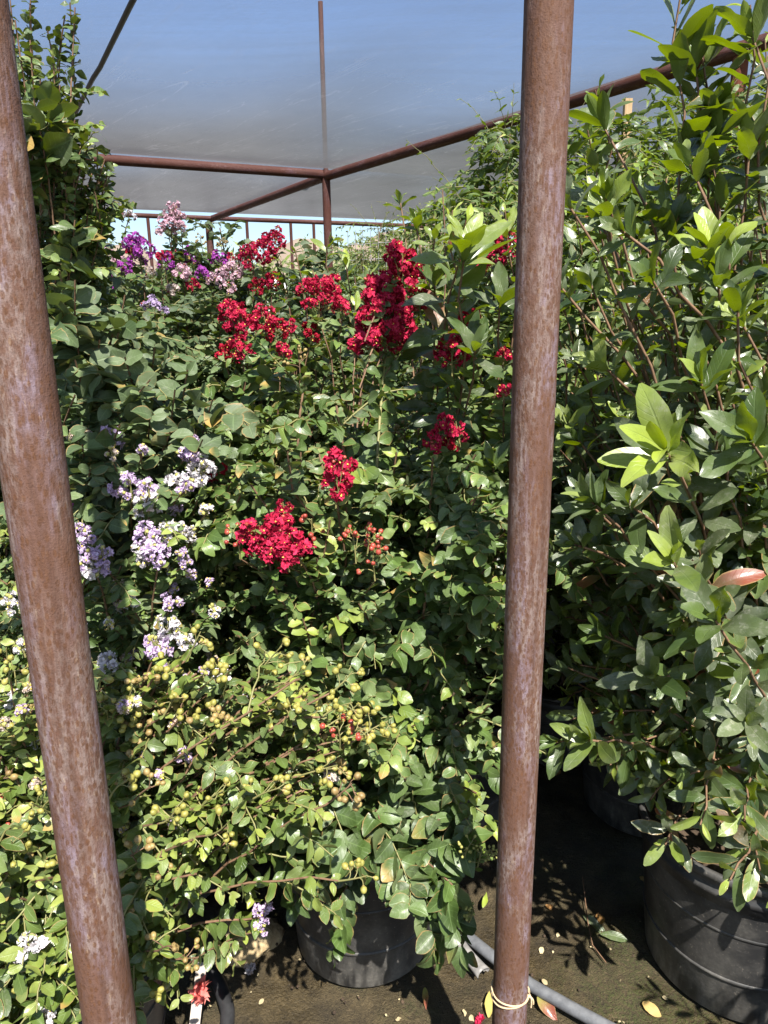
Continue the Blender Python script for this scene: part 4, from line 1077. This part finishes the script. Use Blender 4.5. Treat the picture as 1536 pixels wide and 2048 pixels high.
vine(81, *at(1222, 2.9), 'staked vine whose bare stake tip shows right of the right post', 2.22, .42, 260, 1)
vine(82, *at(1010, 3.1), 'bushy vine topping the shrubs left of the right post', 2.30, .42, 250)
vine(83, *at(1370, 3.0), 'staked vine below the upper right roof beam', 2.28, .42, 250, 1)
vine(84, *at(1530, 2.8), 'staked vine at the right edge with a tall pale stake', 2.34, .38, 250, 1)
vine(85, *at(1120, 3.6), 'vine seen on both sides of the right post, behind the staked ones', 2.38, .44, 250)
vine(86, *at(1450, 3.7), 'vine crowding the orange post', 2.42, .44, 250)
vine(87, *at(900, 3.6), 'lower vine right of the tallest red bloom', 2.05, .42, 220)
vine(89, *at(1160, 2.45), 'slender vine filling the space just right of the right post', 1.98, .40, 260)
vine(90, *at(1310, 2.5), 'slender vine under the leaning staked one at right', 2.02, .40, 260)
vine(79, *at(960, 2.75), 'slender vine showing above the glossy shoot left of the right post', 2.0, .36, 220)
vine(88, *at(1290, 4.3), 'rear vine filling the gap between staked vines', 2.55, .48, 250)


# far thin climbers on wire, right of the middle post
def climber(seed, px, d, h, label, r=.25, n=90):
    x, y = at(px, d); t = start_plant('wire_climber', label, 'climbing plant', x, y, 'climbers on the far wires')
    pl = Plant(seed, .045, .03, 'pair', .6)
    pl.stem(np.array([0, 0, 0]), np.array([0, 0, h]), .0, .01, .004, 12)
    for i in range(n):
        z = h * pl.g.uniform(.1, 1); th = pl.g.uniform(0, 2 * PI)
        pl.shoot(np.array([0, 0, z]), np.array([math.cos(th), math.sin(th) * .6, pl.g.normal(.2, .5)]), r * pl.g.uniform(.4, 1.2), .3)
    for i in range(6):
        q = np.array([pl.g.normal(0, .15), 0, h + pl.g.uniform(.02, .2)]); pts = pl.stem(np.array([0, 0, h * .95]), q, .5, .002, .001, 8, 1); pl.leaves_on(pts, .02, .03, None, .8, .05)
    finish(pl, t, 'slim', 0, 'vine')


for i, (px, d, h, lab) in enumerate(((725, 6.0, 2.1, 'thin climber just right of the middle post'), (765, 6.4, 2.35, 'taller thin climber behind the tallest red bloom'), (815, 5.6, 2.2, 'bushy climber left of the glossy upright shoot'), (860, 6.6, 2.4, 'climber below the right end of the far beam'), (690, 7.0, 1.9, 'short climber behind the middle post'), (930, 5.8, 2.2, 'climber behind the glossy upright shoot'), (985, 6.2, 2.3, 'climber at the left edge of the right post'))):
    climber(91 + i, px, d, h, lab, .38, 230)
g = Geo()
wl = [at(700, 6.3), at(900, 5.9)]
for z in np.arange(1.35, 2.3, .12):
    g.tube(np.array([[*wl[0], z], [*wl[1], z]]), .0022, 4)
for k in np.linspace(0, 1, 14):
    x = wl[0][0] * (1 - k) + wl[1][0] * k; y = wl[0][1] * (1 - k) + wl[1][1] * k
    g.tube(np.array([[x, y, .0], [x, y, 2.3]]), .0022, 4)
tag(g.build('wire_trellis', MAT['wire']), 'thin wire mesh the far climbers grow on', 'trellis')
g = Geo(); q0 = P(1370, 415, 2.7); q1 = P(1560, 408, 2.3)
pts = bez(q0, (q0 + q1) / 2 - [0, 0, .03], q1, 24); g.tube(pts, .0022, 5)
for p in pts[2::5]:
    for s in (-1, 1): g.tube(np.array([p - [.006, .006, .01 * s], p + [.006, -.006, .01 * s]]), .0012, 4)
tag(g.build('wire_strand', MAT['wire']), 'barbed wire strand crossing the orange post', 'wire')


# ---- beyond the yard: pale trees, bushes, a white van
def far_tree(seed, px, d, h, w_, label, n=700, leafL=.16, low=.25, name='desert_tree'):
    x, y = at(px, d); t = start_plant(name, label, 'tree', x, y, 'desert trees beyond the yard')
    g = np.random.default_rng(seed); tw = Geo(); lv = Leaves(); ends = []
    for i in range(11):
        az = i * 2.4; k = g.uniform(.3, 1)
        e = np.array([w_ * .5 * k * math.cos(az), w_ * .5 * k * math.sin(az), h * g.uniform(.6, 1) * (1 - .15 * k)])
        q = bez(np.array([0, 0, 0.]), np.array([0, 0, h * .35]) + e * .2, e, 9); tw.tube(q, np.linspace(.05, .01, 9) * h / 4, 6, 0, False)
        ends += [q[-1], q[-2], q[-3], q[-4]]
    ends = np.array(ends); c = ends[g.integers(0, len(ends), n)] + g.normal(0, 1, (n, 3)) * [w_ * .10, w_ * .10, h * .07]
    c[:, 2] = np.clip(c[:, 2], h * low, h * 1.08)
    for k in range(6):
        lv.add(c + g.normal(0, leafL * .7, (n, 3)), g.normal(0, 1, (n, 3)) + UP * .3, g.normal(0, .6, (n, 3)) + UP, leafL * g.uniform(.5, 1.1, n), g.uniform(.2, .9, n), g.uniform(0, .9, n))
    lv.build('crown', 'slim', 0, MAT['tree'], g, t); tw.build('trunk', MAT['bark'], t)


far_tree(201, 610, 17, 3.3, 3.4, 'pale green desert tree behind the thin uprights left of the middle post')
far_tree(202, 372, 26, 3.2, 3.0, 'small feathery desert tree below the hill left of the corner post', 420)
far_tree(203, 690, 21, 3.4, 4.2, 'pale desert tree right of the middle post')
far_tree(204, 455, 30, 2.6, 4.5, 'low olive bush at the foot of the hills right of the corner post', 500, .18, .05, 'desert_bush')
far_tree(205, 800, 24, 4.0, 6.0, 'broad desert tree behind the far climbers', 900)
far_tree(206, 980, 20, 4.0, 6.0, 'desert tree hidden behind the vines', 700)
far_tree(207, 1330, 20, 4.2, 6.0, 'desert tree behind the rear vines at right', 700)


for i, (px, d, h, w_, lab) in enumerate(((745, 9.0, 2.75, 1.7, 'dense far shrub right of the middle post behind the wire mesh'), (850, 8.6, 2.9, 1.8, 'dense far shrub behind the bushy climber'), (960, 8.8, 3.0, 1.8, 'dense far shrub left of the right post, beyond the climbers'), (1090, 9.0, 3.0, 2.0, 'dense far shrub behind the right post'), (1240, 9.0, 3.0, 2.2, 'dense far shrub behind the rear vines'), (1420, 9.0, 3.1, 2.2, 'dense far shrub behind the orange post'))):
    x, y = at(px, d); t = start_plant('far_shrub', lab, 'shrub', x, y, 'far shrubs'); pl = Plant(300 + i, .07, .035, 'pair', .4)
    pl.fill(h, w_ * .5, 14, 330, .1, .1, (.2, .5), .3); finish(pl, t, 'slim', 0, 'vine')


def van():
    x, y = at(585, 12.5); t = thing('white_van', 'white van parked beyond the yard, glimpsed under the red blooms', 'van', (x, y, 0))
    prof = [(-2.4, .45), (-2.4, 1.05), (-2.25, 1.15), (-1.5, 1.28), (-.85, 2.1), (-.6, 2.2), (2.2, 2.22), (2.4, 2.1), (2.45, .45)]
    g = Geo(); n = len(prof); V = []
    for s, k in ((-.95, .0), (-.9, .03), (.9, .03), (.95, .0)):
        for (a, z) in prof: V.append([a * (1 if k else .985), s, z * (1 if k else .985) + (.01 if not k else 0)])
    F = []
    for r in range(3):
        for i in range(n): F.append([r * n + i, r * n + (i + 1) % n, (r + 1) * n + (i + 1) % n, (r + 1) * n + i])
    g.add(V, F, 0)
    for base in (0, 3 * n):
        for i in range(1, n - 2, 1):
            m = [base, base + i, base + i + 1]; g.add([V[m[0]], V[m[1]], (np.array(V[m[1]]) + V[m[2]]) / 2, V[m[2]]], [[0, 1, 2, 3]], 0)
    g.build('body', MAT['carpaint'], t, None, False)
    for s in (-1, 1):
        w_ = Geo(); w_.box((-.15, s * .957, 1.68), (.95, .02, .55)); w_.build('side_window', MAT['glass'], t, None, False)
    w_ = Geo(); a = math.atan2(.82, .65); rot = np.array([[math.cos(a), 0, -math.sin(a)], [0, 1, 0], [math.sin(a), 0, math.cos(a)]])
    w_.box((-1.19, 0, 1.70), (.92, 1.6, .02), 0, rot); w_.build('windscreen', MAT['glass'], t, None, False)
    for xx in (-1.5, 1.5):
        for s in (-.86, .86):
            w_ = Geo(); w_.tube(np.array([[xx, s - .11, .34], [xx, s + .11, .34]]), .34, 24); wh = w_.build('wheel', MAT['tyre'], t)
            w_ = Geo(); w_.tube(np.array([[xx, s - .116, .34], [xx, s + .116, .34]]), .19, 20); w_.build('rim', MAT['wire'], wh)
    t.rotation_euler = (0, 0, .5)


van()

# ================================================================== ON THE GROUND
def hose():
    g = Geo()
    pts = [PZ(1235, 2065, .03), PZ(1150, 2020, .026), PZ(1065, 1972, .026), PZ(1000, 1925, .026), PZ(950, 1885, .028), PZ(905, 1850, .03)]
    pts = np.array(pts); tt = np.linspace(0, len(pts) - 1, 40)
    g.tube(np.stack([np.interp(tt, np.arange(len(pts)), pts[:, k]) for k in range(3)], -1), .0148, 18)
    tag(g.build('hose', MAT['hose']), 'dusty grey hose lying behind the foot of the right post', 'hose')
    g = Geo()
    pts = np.array([PZ(452, 2075, .06), PZ(456, 2020, .07), PZ(440, 1970, .08), PZ(415, 1935, .09), PZ(380, 1915, .10)]); tt = np.linspace(0, 4, 30)
    q = np.stack([np.interp(tt, np.arange(5), pts[:, k]) for k in range(3)], -1); q[1:-1] = (q[:-2] + q[1:-1] + q[2:]) / 3
    g.tube(q, .0165, 16)
    tag(g.build('drip_tube', MAT['blacktube']), 'curved black tube at the bottom left below the capsules', 'tube')
    # split white plastic sleeve lying on the soil
    a = PZ(880, 1838, .04); b = PZ(968, 1940, .035); ax = nrm(b - a); up = UP; sd_ = nrm(np.cross(ax, up)); V = []; n = 16; m = 12; Lg = np.linalg.norm(b - a)
    for i in range(n):
        t = i / (n - 1)
        for j in range(m):
            th = R(-20) + R(250) * j / (m - 1); rr = .016 * (1 + .12 * math.sin(t * 7)) * (1 - .35 * t * (1 if j > 8 else .2))
            V.append(a + ax * Lg * t * (1 - .05 * (j > 9)) + sd_ * rr * math.cos(th) * (1.1) + up * rr * .8 * math.sin(th) - up * .012)
    i, j = np.meshgrid(np.arange(n - 1), np.arange(m - 1), indexing='ij')
    me = mesh('plastic_sleeve', V, np.stack([i * m + j, i * m + j + 1, (i + 1) * m + j + 1, (i + 1) * m + j], -1).reshape(-1, 4), MAT['whiteplastic'])
    o = link('plastic_sleeve', me); md = o.modifiers.new('thickness', 'SOLIDIFY'); md.thickness = .0025
    tag(o, 'scuffed white plastic sleeve split open beside the middle pot', 'plastic sleeve')
    g = Geo(); p0 = PZ(388, 2060, .05); p1 = PZ(398, 1975, .10); d = nrm(p1 - p0); s = nrm(np.cross(d, UP)); rot = np.stack([s, d, np.cross(s, d)], -1)
    g.box((p0 + p1) / 2, (.024, np.linalg.norm(p1 - p0) + .1, .005), 0, rot)
    tag(g.build('wood_strip', MAT['strip'], None, None, False), 'pale weathered wood strip beside the curved black tube', 'wood strip')


hose()


def rock():
    rng = np.random.default_rng(8); c = PZ(492, 1882, .0); g = Geo(); nl, nm = 14, 22; V = []
    for i in range(nl):
        th = PI * (i + .5) / nl
        for j in range(nm):
            ph = 2 * PI * j / nm
            rr = 1 + .13 * math.sin(3 * ph + 1) * math.sin(th) + .09 * math.sin(5 * ph + 4 * th) + rng.normal(0, .025)
            V.append([c[0] + .085 * rr * math.sin(th) * math.cos(ph), c[1] + .075 * rr * math.sin(th) * math.sin(ph), c[2] + .012 + .045 * rr * math.cos(th)])
    i, j = np.meshgrid(np.arange(nl - 1), np.arange(nm), indexing='ij'); j2 = (j + 1) % nm
    g.add(V, np.stack([i * nm + j, (i + 1) * nm + j, (i + 1) * nm + j2, i * nm + j2], -1).reshape(-1, 4))
    tag(g.build('sandy_rock', MAT['rock']), 'lit sandy rock left of the middle pot', 'rock')


rock()


def fallen():
    g = np.random.default_rng(77)
    def one(name, label, px, py, L, mat, kind, az, r1, r2=.5, cat='leaf', z=.012, tip=.1, group=None):
        lv = Leaves(); p = PZ(px, py, z)
        lv.add(np.zeros((1, 3)), np.array([[math.cos(az), math.sin(az), tip]]), np.array([[.1, -.35, 1.]]), np.array([L]), np.array([r1]), np.array([r2]))
        o = lv.build(name, kind, 2, MAT[mat], g); o.location = p
        tag(o, label, cat, group)
    one('fallen_leaf', 'fallen green leaf with a red tip right of the twine', 1078, 1990, .06, 'photinia', 'oval', -1.2, .9, .97, z=.016)
    one('fallen_leaf', 'pale green fallen leaf on the moss below the middle pot', 850, 1975, .05, 'photinia', 'slim', -1.6, .95, .97, z=.016, tip=-.1)
    one('fallen_leaf', 'yellow fallen leaf at the left foot of the right post', 978, 2035, .07, 'deadleaf', 'slim', 1.5, .95, z=.012)
    one('fallen_leaf', 'curled fallen leaf in the shade right of the right post', 1165, 1830, .075, 'photinia', 'long', -.9, .3, .3)
    one('fallen_leaf', 'dull fallen leaf lying beside the curled one in the shade', 1200, 1868, .07, 'photinia', 'long', -.2, .35, .3)
    one('fallen_leaf', 'small dry leaf in the sun under the lower right pot', 1285, 2005, .045, 'deadleaf', 'oval', -.7, .6)
    one('fallen_leaf', 'pale leaf standing in the shade behind the white sleeve', 965, 1815, .05, 'photinia', 'slim', 1.0, .9, .3, tip=.5)
    geo = Geo(); p = PZ(403, 1985, .11); ps = p + g.normal(0, .008, (4, 3)); crumple_petals(g, ps, np.tile(UP, (4, 1)) + g.normal(0, .4, (4, 3)), np.full(4, .018), geo, 0)
    tag(geo.build('fallen_blossom', [MAT['coral']]), 'coral pink fallen blossom on the wood strip', 'blossom')
    geo = Geo(); p = PZ(958, 2043, .008); crumple_petals(g, p + g.normal(0, .003, (2, 3)), np.tile(UP, (2, 1)), np.full(2, .012), geo, 0)
    tag(geo.build('fallen_blossom', [MAT['red']]), 'tiny crimson fallen petal beside the right post', 'blossom')
    geo = Geo(); p = PZ(500, 1940, .01); crumple_petals(g, p + g.normal(0, .005, (4, 3)), np.tile(UP, (4, 1)), np.full(4, .011), geo, 0)
    tag(geo.build('fallen_blossom', [MAT['white']]), 'white fallen blossom on the soil below the sandy rock', 'blossom')
    geo = Geo(); q = np.array([PZ(1165, 1752, .03), PZ(1175, 1840, .015), PZ(1185, 1890, .012), PZ(1212, 1925, .012)]); geo.tube(q, .0016, 5)
    tag(geo.build('fallen_twig', MAT['twig']), 'thin dry twig curving across the shaded soil', 'twig')
    # litter nobody could count
    n = 60; lv = Leaves(); px = g.uniform(300, 1536, n); py = g.uniform(1840, 2070, n)
    pp = np.array([PZ(a, b, .006) for a, b in zip(px, py)]); az = g.uniform(0, 6.28, n)
    lv.add(pp, np.stack([np.cos(az), np.sin(az), g.uniform(-.05, .3, n)], -1), UP + g.normal(0, .35, (n, 3)), g.uniform(.004, .015, n) * g.choice([.7, 1, 1.3], n), g.uniform(0, 1, n), g.uniform(0, 1, n))
    o = lv.build('leaf_litter', 'round', 1, MAT['litter'], g); o['kind'] = 'stuff'
    n = 130; lv = Leaves(); pp = np.stack([g.uniform(-2, 2.2, n), g.uniform(.9, 4, n), np.full(n, .008)], -1); az = g.uniform(0, 6.28, n)
    lv.add(pp, np.stack([np.cos(az), np.sin(az), g.uniform(-.05, .2, n)], -1), UP + g.normal(0, .3, (n, 3)), g.uniform(.02, .05, n), g.uniform(0, .8, n), g.uniform(0, 1, n))
    o = lv.build('dead_leaf_litter', 'oval', 1, MAT['deadleaf'], g); o['kind'] = 'stuff'
    # small stones
    geo = Geo(); n = 60
    for _ in range(n):
        p = PZ(g.uniform(280, 1536), g.uniform(1840, 2070), .002); ball(geo, p, g.uniform(.0015, .005), 0, g.normal(0, 1, 3), 6, 4)
    o = geo.build('pebbles', MAT['soil']); o['kind'] = 'stuff'


fallen()
sc = bpy.context.scene
sc.cycles.max_bounces = 8; sc.cycles.transparent_max_bounces = 12
